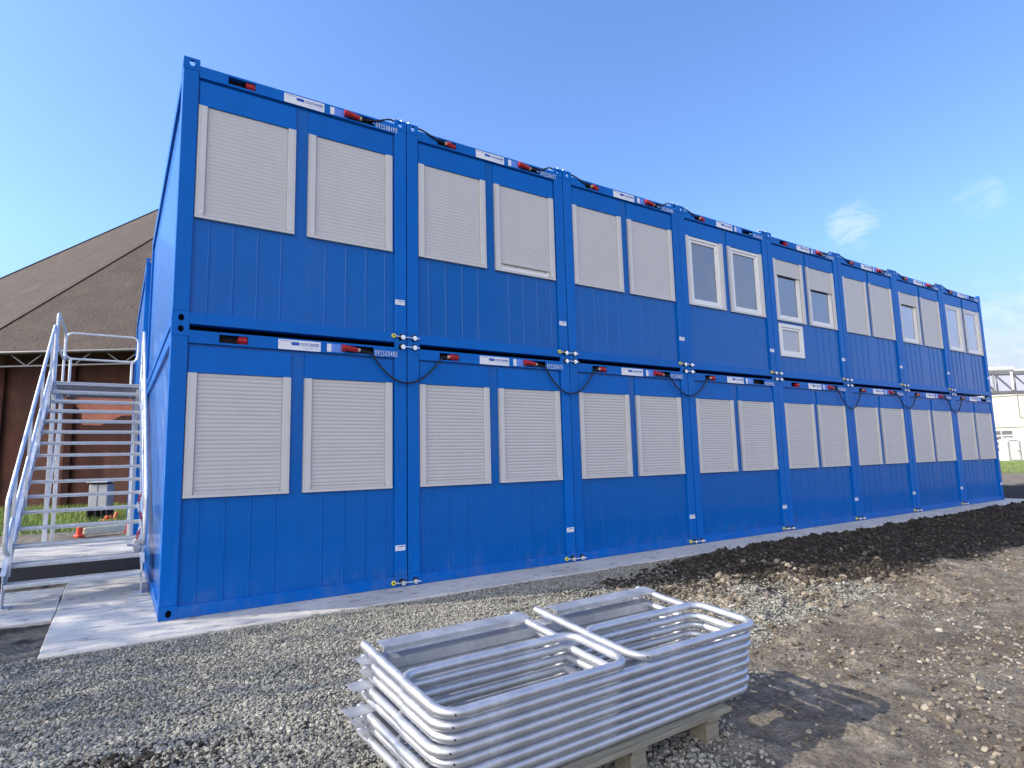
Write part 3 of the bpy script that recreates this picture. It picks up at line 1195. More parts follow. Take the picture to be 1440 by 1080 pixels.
# electrics
mb = MB()
mb.box(0.602, 0.686, 0.012, 0.084, 2.624, 2.704, 0.006)
mb.cyl((0.600, 0.026, 2.664), (0.680, 0.026, 2.664), 0.034, 14)
mb.cyl((0.594, 0.026, 2.664), (0.600, 0.026, 2.664), 0.038, 14)
ME['socket'] = mb.build('power_socket', redp)
mb = MB()                                                     # plug hangs out of the right cut-out
m_ = [redp, beige, rubber]
mb.tube([(1.655, -0.018, 2.668), (1.70, -0.020, 2.667)], 0.040, 16)
mb.tube([(1.700, -0.020, 2.667), (1.712, -0.020, 2.667)], 0.030, 16)
mb.tube([(1.712, -0.020, 2.667), (1.745, -0.020, 2.665), (1.80, -0.018, 2.660), (1.835, -0.016, 2.656)], [0.034, 0.033, 0.030, 0.027], 16)
mb.tube([(1.835, -0.016, 2.656), (1.862, -0.015, 2.653)], 0.022, 12, mi=1)
ME['plug'] = mb.build('plug', m_)
mb = MB()
mb.tube([(0.600, -0.006, 2.664), (0.560, -0.010, 2.662), (0.545, -0.010, 2.661)], [0.036, 0.034, 0.026], 14)
mb.tube([(0.545, -0.010, 2.661), (0.520, -0.010, 2.659)], 0.020, 12, mi=1)
ME['inlet_plug'] = mb.build('plug', m_)
mb = MB()
mb.tube([(1.73, 0.045, 2.664), (1.80, 0.045, 2.664)], 0.030, 14)
ME['bare_socket'] = mb.build('power_socket', redp)

mb = MB()
mb.box(0.985, 1.428, -0.0035, -0.0002, 2.606, 2.712, 0.001)
ME['plate'] = mb.build('name_plate', stick_w)
mb = MB()                                                     # printed logo bars
mb.box(1.005, 1.115, -0.0045, -0.0036, 2.694, 2.698, 0, 0)
mb.box(1.210, 1.410, -0.0045, -0.0036, 2.654, 2.657, 0, 0)
mb.box(1.240, 1.410, -0.0045, -0.0036, 2.632, 2.635, 0, 1)
cx, cz, rx, rz = 1.160, 2.674, 0.044, 0.019
vs_ = [(cx, -0.0045, cz)] + [(cx + rx * math.copysign(abs(math.cos(a)) ** 0.6, math.cos(a)), -0.0045, cz + rz * math.copysign(abs(math.sin(a)) ** 0.6, math.sin(a))) for a in [2 * math.pi * i / 24 for i in range(24)]]
mb.add(vs_, [(0, i + 1, (i + 1) % 24 + 1) for i in range(24)])
for i in range(3):
    xc = cx - 0.022 + i * 0.022
    mb.tube([(xc + 0.006 * math.cos(a), -0.0052, cz + 0.009 * math.sin(a)) for a in [2 * math.pi * j / 10 for j in range(10)]], 0.0013, 4, closed=True, mi=1)
ME['logo'] = mb.build('logo', [letter_b, stick_b])
ME['name_text'] = text_mesh('lettering', 'CONTAINER', 0.038, letter_b, 0.92, bold=0.0006)
mb = MB()
mb.box(1.497, 1.545, -0.0025, -0.0002, 2.617, 2.706, 0)
ME['stickw'] = mb.build('sticker', stick_w)
mb = MB()
mb.box(1.548, 1.688, -0.0025, -0.0002, 2.617, 2.706, 0)
ME['stickb'] = mb.build('sticker', stick_b)
mb = MB()
mb.box(2.292, 2.412, -0.0035, -0.0002, 0.0, 0.060, 0)
mb.box(2.325, 2.400, -0.0045, -0.0036, 0.040, 0.048, 0, 1)
mb.box(2.302, 2.380, -0.0045, -0.0036, 0.018, 0.022, 0, 2)
ME['tag'] = mb.build('identification_tag', [stick_w, letter_b, greybox])

ORD = ['first', 'second', 'third', 'fourth', 'fifth', 'sixth', 'seventh', 'eighth']
SHUT = WZ0 + 0.06
CUR = {}


def get_curtain(col, frac, tier):
    zl = WZ1 - (WZ1 - SHUT) * frac
    k_ = (col, round(frac, 3), tier)
    if k_ not in CUR:
        CUR[k_] = curtain(col, zl, 0.5 if tier else 1.0)
    return CUR[k_]


# upper tier window states: fraction of the opening the shutter covers
UP = [(1, 1), (1, 0.925), (1, 1), (0, 0), (0.24, 0.37), (1, 1), (0.22, 1), (0, 0)]
NUM = [['092500480', '092500479', '092500483', '092500482', '092500485', '092500486', '092500481', '092500487'],
       ['092508490', '092500477', '092500484', '092500478', '092500488', '092500489', '092500491', '092500492']]
# plug in the right cut-out?
PLUG = [[1, 1, 1, 0, 1, 1, 1, 0], [1, 1, 1, 0, 1, 1, 1, 0]]
DESC = {
    (0, 0): 'lower blue office container at the near left corner, beside the staircase foot',
    (1, 0): 'upper blue office container at the near left end, largest in view, above the staircase foot',
    (1, 1): 'upper blue office container, second from left, right shutter left slightly open at the bottom',
    (1, 2): 'upper blue office container, third from left, both grey shutters closed',
    (1, 3): 'upper blue office container, fourth from left, with two large unshuttered white windows',
    (1, 4): 'upper blue office container with an extra small white window under its left window',
    (1, 5): 'upper blue office container, third from the far right end, both shutters closed',
    (1, 6): 'upper blue office container, last but one, left shutter mostly raised, right one closed',
    (1, 7): 'upper blue office container at the far right end, with two uncovered windows',
}
for i in range(1, 7):
    DESC[(0, i)] = 'lower blue office container %s from the staircase, both grey shutters closed' % ORD[i]
DESC[(0, 7)] = 'lower blue office container at the far right end of the row'

for tier in (0, 1):
    for i in range(8):
        root = empty('office_container', (i * PITCH + 0.0, 0.0, tier * H))
        # hairline misalignments between boxes
        root.location.y = [0, .003, -.002, .004, .001, -.003, .002, 0][i] * (1 if tier else -1)
        tag(root, DESC[(tier, i)], 'container', 'blue office containers stacked in two rows of eight')
        for k_ in ('cast_bl', 'cast_br', 'cast_tl', 'cast_tr'):
            link('corner_casting', ME[k_], root)
        for k_ in ('post_fl', 'post_fr', 'post_rl', 'post_rr'):
            link('corner_post', ME[k_], root)
        link('top_rail', ME['top_rail'], root)
        link('bottom_rail', ME['bottom_rail'], root)
        link('wall_panel', ME['wall_panel5' if (tier, i) == (1, 4) else 'wall_panel'], root)
        link('side_panel', ME['side_panel'], root)
        link('side_rail', ME['side_rail_low'], root)
        link('side_rail', ME['side_rail_high'], root)
        link('side_panel', ME['inner_wall'], root)
        link('roof', ME['roof'], root)
        link('floor', ME['floor'], root)
        st = UP[i] if tier else (1, 1)
        for c_ in (0, 1):
            k_ = str(c_ + 1)
            link('shutter_box', ME['sbox' + k_], root)
            fr = st[c_]
            if fr < 0.99:
                wf = link('window_frame', ME['wf_' + k_], root, (0, 0.010 if fr > 0 else 0, 0))
                link('sash', ME['ws_' + k_], wf)
                link('glass_pane', ME[('wb_' if i >= 6 else 'wg_') + k_], wf)
            if fr > 0:
                sh = link('roller_shutter', get_curtain(c_, fr, tier), root)
                link('guide_rail', ME['railL' + k_], sh)
                link('guide_rail', ME['railR' + k_], sh)
            else:
                link('guide_rail', ME['railL' + k_], root)
                link('guide_rail', ME['railR' + k_], root)
            link('window_sill', ME['sill' + k_], root)
        if (tier, i) == (1, 4):
            wf = link('window_frame', ME['wf_low'], root, (0, -0.012, 0))
            wf['label'] = 'small low white window frame'
            link('sash', ME['ws_low'], wf)
            link('glass_pane', ME['wb_low'], wf)
        link('power_socket', ME['socket'], root)
        if PLUG[tier][i]:
            link('plug', ME['plug'], root)
        if i > 0 and PLUG[tier][i - 1]:
            link('plug', ME['inlet_plug'], root)
        np_ = link('name_plate', ME['plate'], root)
        link('logo', ME['logo'], np_)
        link('lettering', ME['name_text'], np_, (1.212, -0.0042, 2.663))
        link('sticker', ME['stickw'], root)
        link('sticker', ME['stickb'], root)
        tm = text_mesh('serial_number', NUM[tier][i], 0.096, letter_w, 0.48, bold=-0.0006, space=1.36)
        link('serial_number', tm, root, (2.045, -0.0022, 2.612))
        link('identification_tag', ME['tag'], root, (0, 0, [0.455, 0.398][1 - tier]))

# ------------------------------------------------------------------ rear containers and corridor
for tier in (0, 1):
    root = empty('office_container', (-0.05, 7.2, tier * H))
    tag(root, ['blue container of the rear block at ground level, seen behind the staircase',
               'blue container of the rear block on the upper level, behind the stair landing'][tier], 'container', 'blue containers of the rear block')
    for k_ in ('cast_bl', 'cast_br', 'cast_tl', 'cast_tr'):
        link('corner_casting', ME[k_], root)
    for k_ in ('post_fl', 'post_fr', 'post_rl', 'post_rr'):
        link('corner_post', ME[k_], root)
    for k_, nm in (('side_panel', 'side_panel'), ('side_rail_low', 'side_rail'), ('side_rail_high', 'side_rail'), ('inner_wall', 'side_panel'), ('roof', 'roof'), ('floor', 'floor'), ('bottom_rail', 'bottom_rail')):
        link(nm, ME[k_], root)
    c_ = empty('corridor_module', (0.08, 6.075, tier * H))
    tag(c_, ['ground level corridor end wall between the front and rear blue blocks',
             'upper corridor end wall with a door opening onto the stair landing'][tier], 'corridor')
    mb = MB()
    mb.box(0.0, 0.05, 0.0, 0.10, 0.02, 2.74, 0)
    mb.box(0.0, 0.05, 1.0, 1.11, 0.02, 2.74, 0)
    mb.box(0.0, 0.05, 0.10, 1.0, 2.15, 2.74, 0)
    mb.box(0.051, 2.3, 0.0, 1.11, 2.70, 2.739, 0)
    link('wall', mb.build('wall', blue2), c_)
    mb = MB()
    mb.box(0.012, 0.055, 0.105, 0.995, 0.03, 2.145, 0.004)
    d = link('door', mb.build('door', whitepvc), c_)
    mb = MB()
    mb.cyl((-0.04, 0.20, 1.05), (0.012, 0.20, 1.05), 0.012, 8)
    mb.cyl((-0.04, 0.20, 1.05), (-0.04, 0.32, 1.05), 0.010, 8)
    link('handle', mb.build('handle', chrome), d)

# ------------------------------------------------------------------ couplers
def coupler(yellow_cap):
    parts = []
    for cx in (-0.062, 0.088):
        mb_ = MB()
        mb_.cyl((cx, -0.030, 0.0), (cx, -0.014, 0.0), 0.027, 18)
        mb_.cyl((cx, -0.040, 0.0), (cx, -0.030, 0.0), 0.014, 6)
        mb_.cyl((cx, -0.014, 0.0), (cx, 0.05, 0.0), 0.012, 8)
        parts.append(('disc', mb_.build('disc', chrome)))
    mb_ = MB()
    mb_.cyl((-0.052, -0.026, 0.004), (0.150, -0.026, -0.002), 0.0075, 10)
    mb_.cyl((0.118, -0.026, -0.001), (0.130, -0.026, -0.0015), 0.014, 6)
    parts.append(('tie_rod', mb_.build('tie_rod', chrome)))
    mb_ = MB()
    mb_.box(-0.098, -0.030, -0.012, -0.0035, -0.018, 0.040, 0.006)
    mb_.box(0.060, 0.118, -0.012, -0.0035, -0.014, 0.044, 0.006)
    parts.append(('backing_plate', mb_.build('backing_plate', rubber)))
    if yellow_cap:
        mb_ = MB()
        mb_.cyl((-0.175, -0.016, 0.012), (-0.175, -0.002, 0.012), 0.026, 18)
        mb_.cyl((-0.175, -0.020, 0.012), (-0.175, -0.016, 0.012), 0.010, 10, 1)
        parts.append(('cap', mb_.build('cap', [yellow, dark])))
        mb_ = MB()
        mb_.cyl((-0.138, -0.022, 0.006), (-0.122, -0.022, 0.006), 0.011, 8)
        mb_.cyl((-0.150, -0.020, 0.008), (-0.090, -0.026, 0.004), 0.006, 8)
        parts.append(('link_bolt', mb_.build('link_bolt', chrome)))
    return parts


CP, CPY = coupler(False), coupler(True)


def top_clamp():
    mb_ = MB()
    mb_.box(-0.085, 0.07, 0.01, 0.07, 0.002, 0.012, 0.002)
    mb_.bar((-0.13, 0.03, 0.012), (-0.085, 0.03, 0.045), 0.05, 0.008)
    mb_.bar((-0.17, 0.03, 0.002), (-0.13, 0.03, 0.012), 0.05, 0.008)
    p = [('clamp_plate', mb_.build('clamp_plate', chrome))]
    for x_ in (-0.05, 0.05):
        mb_ = MB()
        mb_.cyl((x_, 0.03, 0.012), (x_, 0.03, 0.040), 0.011, 8)
        mb_.cyl((x_, 0.03, 0.014), (x_, 0.03, 0.024), 0.019, 6)
        p.append(('bolt', mb_.build('bolt', chrome)))
    return p


TC = top_clamp()
LEV = [('at ground level', 0.042, CPY), ('at mid height, lower', 2.737, CP), ('at mid height, upper', 2.852, CPY)]
for i in range(1, 8):
    X_ = i * PITCH - 0.006
    names = '%s and %s' % (ORD[i - 1], ORD[i])
    for lab, z_, parts in LEV:
        if i == 0:
            continue
        root = empty('container_coupler', (X_, -0.002, z_))
        tag(root, 'zinc coupler %s, on the seam of %s containers' % (lab, names), 'coupler', 'zinc couplers bolted over the container seams')
        for nm, me in parts:
            link(nm, me, root)
    root = empty('roof_clamp', (X_, 0.02, 2 * H))
    tag(root, 'small shiny clamp on the roof edge between the %s upper containers' % names, 'clamp', 'zinc clamps along the roof edge')
    for nm, me in TC:
        link(nm, me, root)

# ------------------------------------------------------------------ cables
def catenary(a, b_, sag, n_=18, out=0.03):
    a, b_ = Vector(a), Vector(b_)
    pts = []
    for k in range(n_ + 1):
        s_ = k / n_
        p = a.lerp(b_, s_)
        p.z -= sag * 4 * s_ * (1 - s_) * (1.0 + 0.25 * (0.5 - s_))
        p.y -= out * math.sin(math.pi * s_)
        pts.append(p)
    return pts


for tier in (0, 1):
    for i in range(7):
        if not PLUG[tier][i]:
            continue
        x0 = i * PITCH
        a = (x0 + 1.862, -0.015, tier * H + 2.653)
        b_ = (x0 + PITCH + 0.520, -0.010, tier * H + 2.659)
        mb = MB()
        if tier == 0:
            s_ = (0.33, 0.36, 0.30, 0, 0.38, 0.31, 0.35)[i]
            core = catenary((x0 + 2.00, -0.02, 2.63), (x0 + PITCH + 0.44, -0.02, 2.645), s_)
            pts = [Vector(a), Vector((x0 + 1.93, -0.018, 2.648))] + core + [Vector((x0 + PITCH + 0.49, -0.012, 2.657)), Vector(b_)]
            nm = 'black power cable sagging between the %s and %s lower containers' % (ORD[i], ORD[i + 1])
        else:
            pts = [a, (x0 + 1.95, -0.012, H + 2.665), (x0 + 2.05, -0.012, H + 2.69), (x0 + 2.14, 0.0, H + 2.735), (x0 + 2.24, 0.03, H + 2.785),
                   (x0 + 2.34, 0.07, H + 2.803), (x0 + 2.45, 0.075, H + 2.803), (x0 + 2.56, 0.07, H + 2.803), (x0 + 2.66, 0.02, H + 2.765),
                   (x0 + PITCH + 0.31, -0.010, H + 2.71), (x0 + PITCH + 0.41, -0.014, H + 2.675), b_]
            nm = 'black power cable looped over the roof edge between %s and %s upper containers' % (ORD[i], ORD[i + 1])
            q = []
            P_ = [Vector(p) for p in pts]
            for k in range(len(P_) - 1):
                p0, p1, p2, p3 = P_[max(k - 1, 0)], P_[k], P_[k + 1], P_[min(k + 2, len(P_) - 1)]
                for s_ in (0, 0.34, 0.67):
                    q.append(0.5 * (2 * p1 + (p2 - p0) * s_ + (2 * p0 - 5 * p1 + 4 * p2 - p3) * s_ ** 2 + (3 * p1 - p0 - 3 * p2 + p3) * s_ ** 3))
            pts = q + [P_[-1]]
        mb.tube(pts, 0.0108, 8)
        tag(link('power_cable', mb.build('power_cable', rubber)), nm, 'cable', 'black power cables joining the containers')

# ------------------------------------------------------------------ staircase
st = empty('steel_staircase', (0, 0, 0))
tag(st, 'galvanised steel staircase climbing beside the near end of the blue containers', 'staircase')
XL, XR = -1.30, -0.085
RISE, GO = 0.1715, 0.262
YT = 5.5


def tread_z(k):
    return 2.81 - RISE * k


mb = MB()                                       # one open grating tread
w_ = XR - XL - 0.03
mb.box(0, w_, 0.0, 0.004, -0.034, 0.004, 0)
mb.box(0, w_, 0.236, 0.240, -0.030, 0.0, 0)
mb.box(0, 0.004, 0.004, 0.236, -0.05, 0.0, 0)
mb.box(w_ - 0.004, w_, 0.004, 0.236, -0.05, 0.0, 0)
for k in range(1, 36):
    x_ = w_ * k / 36
    mb.box(x_ - 0.0013, x_ + 0.0013, 0.004, 0.236, -0.028, 0.0, 0)
for k in range(1, 7):
    y_ = 0.236 * k / 7
    mb.box(0.004, w_ - 0.004, y_ - 0.0012, y_ + 0.0012, -0.012, -0.001, 0)
for k in range(48):                             # serrated nosing
    x_ = 0.012 + (w_ - 0.024) * k / 47
    mb.box(x_ - 0.006, x_ + 0.004, -0.004, 0.012, 0.0041, 0.011, 0)
mb.box(0.0, w_, -0.022, -0.0002, -0.012, 0.004, 0)
tread = mb.build('tread', zinc2)
for k in range(1, 16):
    link('tread', tread, st, (XL + 0.015, YT - GO * k, tread_z(k)))
mb = MB()                                       # landing grating
mb.box(XL + 0.02, XR - 0.02, YT, YT + 0.006, 2.768, 2.812, 0)
mb.box(XL + 0.02, XR - 0.02, YT + 1.79, YT + 1.80, 2.74, 2.81, 0, 1)
for k in range(40):
    x_ = XL + 0.02 + (XR - XL - 0.04) * k / 39
    mb.box(x_ - 0.0015, x_ + 0.0015, YT + 0.006, YT + 1.79, 2.782, 2.81, 0, 1)
for k in range(1, 45):
    y_ = YT + 1.8 * k / 45
    mb.box(XL + 0.02, XR - 0.02, y_ - 0.001, y_ + 0.001, 2.80, 2.809, 0, 1)
mb.box(XL + 0.02, XR - 0.02, YT - 0.03, YT - 0.001, 2.80, 2.814, 0)
link('landing', mb.build('landing', [zinc2, steelgrey]), st)  # darker grey bars: shade under the landing is put into their colour
SL = RISE / GO
for xx in (XL, XR):
    mb = MB()                                   # stringer
    ya, yb = 1.60, YT + 0.04
    za = tread_z(15) + (ya - (YT - GO * 15)) * SL - 0.01
    zb = tread_z(15) + (yb - (YT - GO * 15)) * SL - 0.01
    t_ = 0.005
    vs_ = []
    for x_ in (xx - t_, xx + t_):
        vs_ += [(x_, ya + 0.16, 0.0), (x_, ya - 0.02, 0.0), (x_, ya - 0.02, za + 0.09), (x_, yb, zb + 0.09), (x_, yb, zb - 0.16), (x_, ya + 0.26, za - 0.06)]
    mb.add(vs_, [(0, 1, 2, 3, 4, 5), (11, 10, 9, 8, 7, 6)] + [(j, 6 + j, 6 + (j + 1) % 6, (j + 1) % 6) for j in range(6)])
    mb.bar((xx, ya - 0.02, za + 0.09), (xx, yb, zb + 0.09), 0.045, 0.005)
    mb.box(xx - 0.004, xx + 0.004, YT + 0.04, YT + 1.8, 2.62, 2.82, 0)
    mb.box(xx - 0.07, xx + 0.07, ya - 0.06, ya + 0.16, 0.0, 0.008, 0)
    link('stringer', mb.build('stringer', zinc2), st)
    # handrail: slanted, level end loops, posts, mid rail
    s_ = 1 if xx == XR else -1
    hx = xx + (0.03 if xx == XL else -0.0)
    mb = MB()
    y0, y1 = 1.30, 5.0
    z0, z1 = 1.10, 1.10 + (5.0 - 1.30) * SL * 1.045
    path = rounded([(hx, y0 + 0.25, 0.55), (hx, y0, 0.62), (hx, y0, z0), (hx, y1, z1), (hx, y1 + 0.28, z1), (hx, y1 + 0.28, 2.86)], 0.09)
    mb.tube(path, 0.0215, 10)
    mid = [(hx, 1.45, 0.72), (hx, 5.05, 0.72 + 3.6 * SL)]
    mb.tube(mid, 0.0175, 8)
    link('handrail', mb.build('handrail', zinc2), st)
    for y_ in (1.75, 2.75, 3.75, 4.75):
        mb = MB()
        zt = z0 + (y_ - y0) * SL * 1.045
        zb_ = tread_z(15) + (y_ - (YT - GO * 15)) * SL - 0.05
        mb.bar((hx, y_, zb_), (hx, y_, zt - 0.01), 0.03, 0.04)
        link('baluster', mb.build('baluster', zinc2), st)
    # landing side rail
    if xx == XL:
        mb = MB()
        path = rounded([(hx, 5.42, 3.42), (hx, 5.42, 3.93), (hx, 7.22, 3.93), (hx, 7.22, 3.42)], 0.12, True)
        mb.tube(path, 0.021, 10, closed=True)
        for y_ in (5.50, 7.12):
            mb.tube([(hx, y_, 2.75), (hx, y_, 3.42)], 0.02, 8)
        link('landing_rail', mb.build('landing_rail', zinc2), st)
mb = MB()
path = rounded([(XL + 0.03, 7.27, 3.46), (XL + 0.03, 7.27, 3.95), (XR - 0.03, 7.27, 3.95), (XR - 0.03, 7.27, 3.46)], 0.12, True)
mb.tube(path, 0.021, 10, closed=True)
for x_ in (XL + 0.12, XR - 0.12):
    mb.tube([(x_, 7.27, 2.75), (x_, 7.27, 3.46)], 0.022, 8)
link('landing_rail', mb.build('landing_rail', zinc2), st)
for x_, y_ in ((XL + 0.03, 5.62), (XL + 0.03, 7.2), (XR - 0.03, 5.62), (XR - 0.03, 7.2)):
    mb = MB()
    zf = 0.2 if y_ < 6.3 else -0.03
    mb.box(x_ - 0.03, x_ + 0.03, y_ - 0.03, y_ + 0.03, zf + 0.008, 2.745, 0.004)
    mb.box(x_ - 0.08, x_ + 0.08, y_ - 0.08, y_ + 0.08, zf, zf + 0.008, 0)
    link('leg', mb.build('leg', zinc2), st)
for x_ in (XL + 0.03, XR - 0.03):
    mb = MB()
    mb.bar((x_, 5.65, 0.6), (x_, 7.17, 2.5), 0.03, 0.006)
    link('brace', mb.build('brace', zinc2), st)

# red and white chain hanging along the right handrail
mb = MB()
cp = []
for k in range(31):
    s_ = k / 30
    cp.append(Vector((XR - 0.050 - 0.02 * math.sin(s_ * 9), 1.36 + 0.35 * s_ * (1 - s_) + 0.14 * s_, 1.12 - 0.62 * s_)))
for k in range(30):
    a, b_ = cp[k], cp[k + 1]
    c_ = (a + b_) / 2
    d = (b_ - a).normalized()
    sd = (Vector((1, 0, 0)) if k % 2 else Vector((0, 1, 0.0)))
    sd = (sd - d * sd.dot(d)).normalized()
    ring = [c_ + d * math.cos(q) * 0.019 + sd * math.sin(q) * 0.012 for q in [2 * math.pi * j / 8 for j in range(8)]]
    mb.tube(ring, 0.0048, 5, closed=True, mi=(k // 5) % 2)
tag(link('barrier_chain', mb.build('barrier_chain', [redp, letter_w])), 'red and white plastic chain hanging on the right handrail of the stairs', 'chain')
mb = MB()
mb.box(XR - 0.10, XR - 0.02, 1.50, 1.62, 0.46, 0.60, 0.01)
mb.cyl((XR - 0.06, 1.44, 0.53), (XR - 0.06, 1.50, 0.53), 0.035, 12)
mb.cyl((XR - 0.06, 1.49, 0.54), (XR - 0.16, 1.47, 0.56), 0.014, 8)
tag(link('cable_socket', mb.build('cable_socket', greybox)), 'dark grey socket box clipped to the foot of the right stair handrail', 'socket')

# ------------------------------------------------------------------ barrier panels
SX, SY = 0.62, -4.52


def short_panel(Wd, parent, r=0.0200):
    """0.95 m guard: closed rounded loop at the front, two stakes and a toe board at the back"""
    mb_ = MB()
    loop = rounded([(0, 0, 0), (Wd, 0, 0), (Wd, 0.39, 0), (0, 0.39, 0)], 0.080, True)
    mb_.tube(loop, r, 12, closed=True)
    fr = link('tube_frame', mb_.build('tube_frame', zinc), parent)
    for x_, y0 in ((0.004, 0.31), (Wd - 0.085, 0.39)):
        mb_ = MB()
        mb_.tube([(x_, y0, -0.001), (x_ + 0.004, 0.78, 0.002)], r * 0.98, 12)
        link('stake', mb_.build('stake', zinc), parent)
    mb_ = MB()
    mb_.box(0.05, Wd - 0.06, 0.650, 0.745, 0.020, 0.0235, 0)
    mb_.box(0.05, Wd - 0.06, 0.650, 0.653, 0.004, 0.0199, 0)
    mb_.box(0.05, Wd - 0.06, 0.742, 0.745, 0.004, 0.0199, 0)
    link('toe_board', mb_.build('toe_board', zinc), parent)
    mb_ = MB()
    for x_, y_ in ((0.020, -0.0005),):
        mb_.cyl((x_ + 0.02, y_ - 0.016, 0.003), (x_ + 0.02, y_ - 0.010, 0.003), 0.0032, 8)
    o_ = link('vent_hole', mb_.build('vent_hole', dark), parent)
    return fr


def long_panel(parent, tab, r=0.0200):
    Wd = 1.86
    mb_ = MB()
    loop = rounded([(0, 0, 0), (Wd, 0, 0), (Wd, 0.39, 0), (0, 0.39, 0)], 0.080, True)
    mb_.tube(loop, r, 12, closed=True)
    link('tube_frame', mb_.build('tube_frame', zinc), parent)
    mb_ = MB()
    mb_.tube([(0.90, 0.012, 0), (0.90, 0.38, 0)], r * 0.98, 12)
    link('cross_tube', mb_.build('cross_tube', zinc), parent)
    for x_, y0, y1 in ((0.004, 0.31, 0.77), (0.90, 0.40, 0.77), (Wd - 0.085, 0.39, 0.77)):
        mb_ = MB()
        mb_.tube([(x_, y0, -0.001), (x_ + 0.004, y1, 0.002)], r * 0.98, 12)
        link('stake', mb_.build('stake', zinc), parent)
    mb_ = MB()
    mb_.box(-tab, Wd - 0.06, 0.645, 0.74, 0.018, 0.0215, 0)
    mb_.box(-tab * 0.2, Wd - 0.06, 0.645, 0.648, -0.026, 0.0179, 0)
    mb_.box(-tab * 0.2, Wd - 0.06, 0.737, 0.740, 0.002, 0.0179, 0)
    link('toe_board', mb_.build('toe_board', zinc), parent)
    mb_ = MB()
    mb_.cyl((0.040, -0.016, 0.003), (0.040, -0.010, 0.003), 0.0032, 8)
    link('vent_hole', mb_.build('vent_hole', dark), parent)


jx = [0.0, 0.012, -0.010, 0.014, -0.006, 0.010, 0.0]
jy = [0.004, 0.001, -0.002, 0.003, 0.0, -0.002, 0.0]
PZ = 0.146 + 0.020
TP = 0.0455
names7 = ['lowest long barrier panel, lying directly on the pallet', 'second long barrier panel up from the pallet', 'third long barrier panel up from the pallet',
          'fourth long barrier panel up from the pallet, in the middle of the pile', 'fifth long barrier panel up from the pallet', 'sixth long barrier panel up from the pallet',
          'topmost long barrier panel, right under the two short ones']
for k in range(7):
    root = empty('safety_barrier', (SX + jx[k], SY + 0.045 - 0.006 * k + jy[k], PZ + TP * k), R([1.55, 1.6, 1.5, 1.6, 1.5, 1.55, 1.5][k]))
    tag(root, 'galvanised ' + names7[k], 'barrier', 'galvanised barrier panels stacked on the pallet')
    root.rotation_euler.x = math.atan(k * 0.0095 / 0.75)
    long_panel(root, [0.02, 0.07, 0.09, 0.02, 0.08, 0.04, 0.05][k])
for (x_, lab, Wd, dx, rz) in ((SX + 0.004, 'short galvanised barrier on top of the pile, left one', 0.93, 0, 1.9),
                              (SX + 1.005, 'short galvanised barrier on top of the pile, right one, jutting past the long ones', 0.90, 0, 2.0)):
    root = empty('safety_barrier', (x_, SY - 0.003 + (0.037 if x_ > 1 else 0), PZ + TP * 7 + 0.001), R(rz))
    tag(root, lab, 'barrier', 'galvanised barrier panels stacked on the pallet')
    root.rotation_euler.x = math.atan(7 * 0.0095 / 0.75)
    short_panel(Wd, root)

pal = empty('wooden_pallet', (0.99, -4.53, 0.0), R(1.6))
tag(pal, 'weathered wooden pallet carrying the stack of galvanised barriers', 'pallet')
for k, (y0, w_) in enumerate(((0.0, 0.145), (0.18, 0.10), (0.34, 0.12), (0.52, 0.10), (0.655, 0.145))):
    mb = MB()
    mb.box(0, 1.24 - 0.008 * (k % 2), y0, y0 + w_, 0.122, 0.144, 0.003)
    link('deck_board', mb.build('deck_board', wood), pal)
for x0 in (0.04, 0.55, 1.06):
    mb = MB()
    mb.box(x0, x0 + 0.10, 0.01, 0.79, 0.100, 0.1215, 0.002)
    link('cross_board', mb.build('cross_board', wood), pal)
    for y0 in (0.02, 0.33, 0.66):
        mb = MB()
        mb.box(x0 + 0.004, x0 + 0.096, y0, y0 + 0.11, -0.03, 0.0995, 0.004)
        link('block', mb.build('block', wood), pal)

# ------------------------------------------------------------------ old round building behind
FH = Vector((0.54886, 0.83591, 0))
RH = Vector((0.83591, -0.54886, 0))
CAM0 = Vector((-0.4015, -6.58, 0))


def cw(lat, dep, z=0.0):
    p = CAM0 + FH * dep + RH * lat
    return Vector((p.x, p.y, z))


old = empty('round_building', cw(-14.2, 43.4))
tag(old, 'old polygonal brick building with a huge brown pyramid roof behind the staircase', 'building')
oinv = old.location.copy()
NS = 12
apo_r, apo_w = 21.8, 20.3
EZ, AZ = 5.75, 26.0


def ring(apo, z, n_=NS):
    out = []
    rad = apo / math.cos(math.pi / n_)
    for k in range(n_):
        a = math.pi / n_ + 2 * math.pi * k / n_
        lat, dep = rad * math.sin(a), -rad * math.cos(a)
        out.append(RH * lat + FH * dep + Vector((0, 0, z)))
    return out


mb = MB()
er = ring(apo_r, EZ)
er[10] = Vector((er[10].x * 1.10, er[10].y * 1.10, EZ))
er2 = [p - Vector((0, 0, 0.14)) for p in er]
apex = Vector((0, 0, AZ))
n_sub = 1
mb.add(er + [apex], [(k, (k + 1) % NS, NS) for k in range(NS)])
mb.add(er + er2, [(k, NS + k, NS + (k + 1) % NS, (k + 1) % NS) for k in range(NS)])
link('roof', mb.build('roof', roofm), old)
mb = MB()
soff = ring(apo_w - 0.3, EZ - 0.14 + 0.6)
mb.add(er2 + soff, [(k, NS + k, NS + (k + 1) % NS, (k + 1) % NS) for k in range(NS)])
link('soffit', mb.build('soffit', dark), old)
for k in range(NS):                              # hip caps
    if k in (0, 1, 10, 11, 9, 2):
        mb = MB()
        mb.bar(er[k] + Vector((0, 0, 0.01)), apex + Vector((0, 0, 0.03)), 0.22, 0.03)
        link('hip_cap', mb.build('hip_cap', roofm), old)
mb = MB()
gut = [Vector((p.x * 1.002, p.y * 1.002, EZ - 0.07)) for p in er]
mb.tube(gut, 0.045, 8, closed=True)
link('gutter', mb.build('gutter', steelgrey), old)
mb = MB()
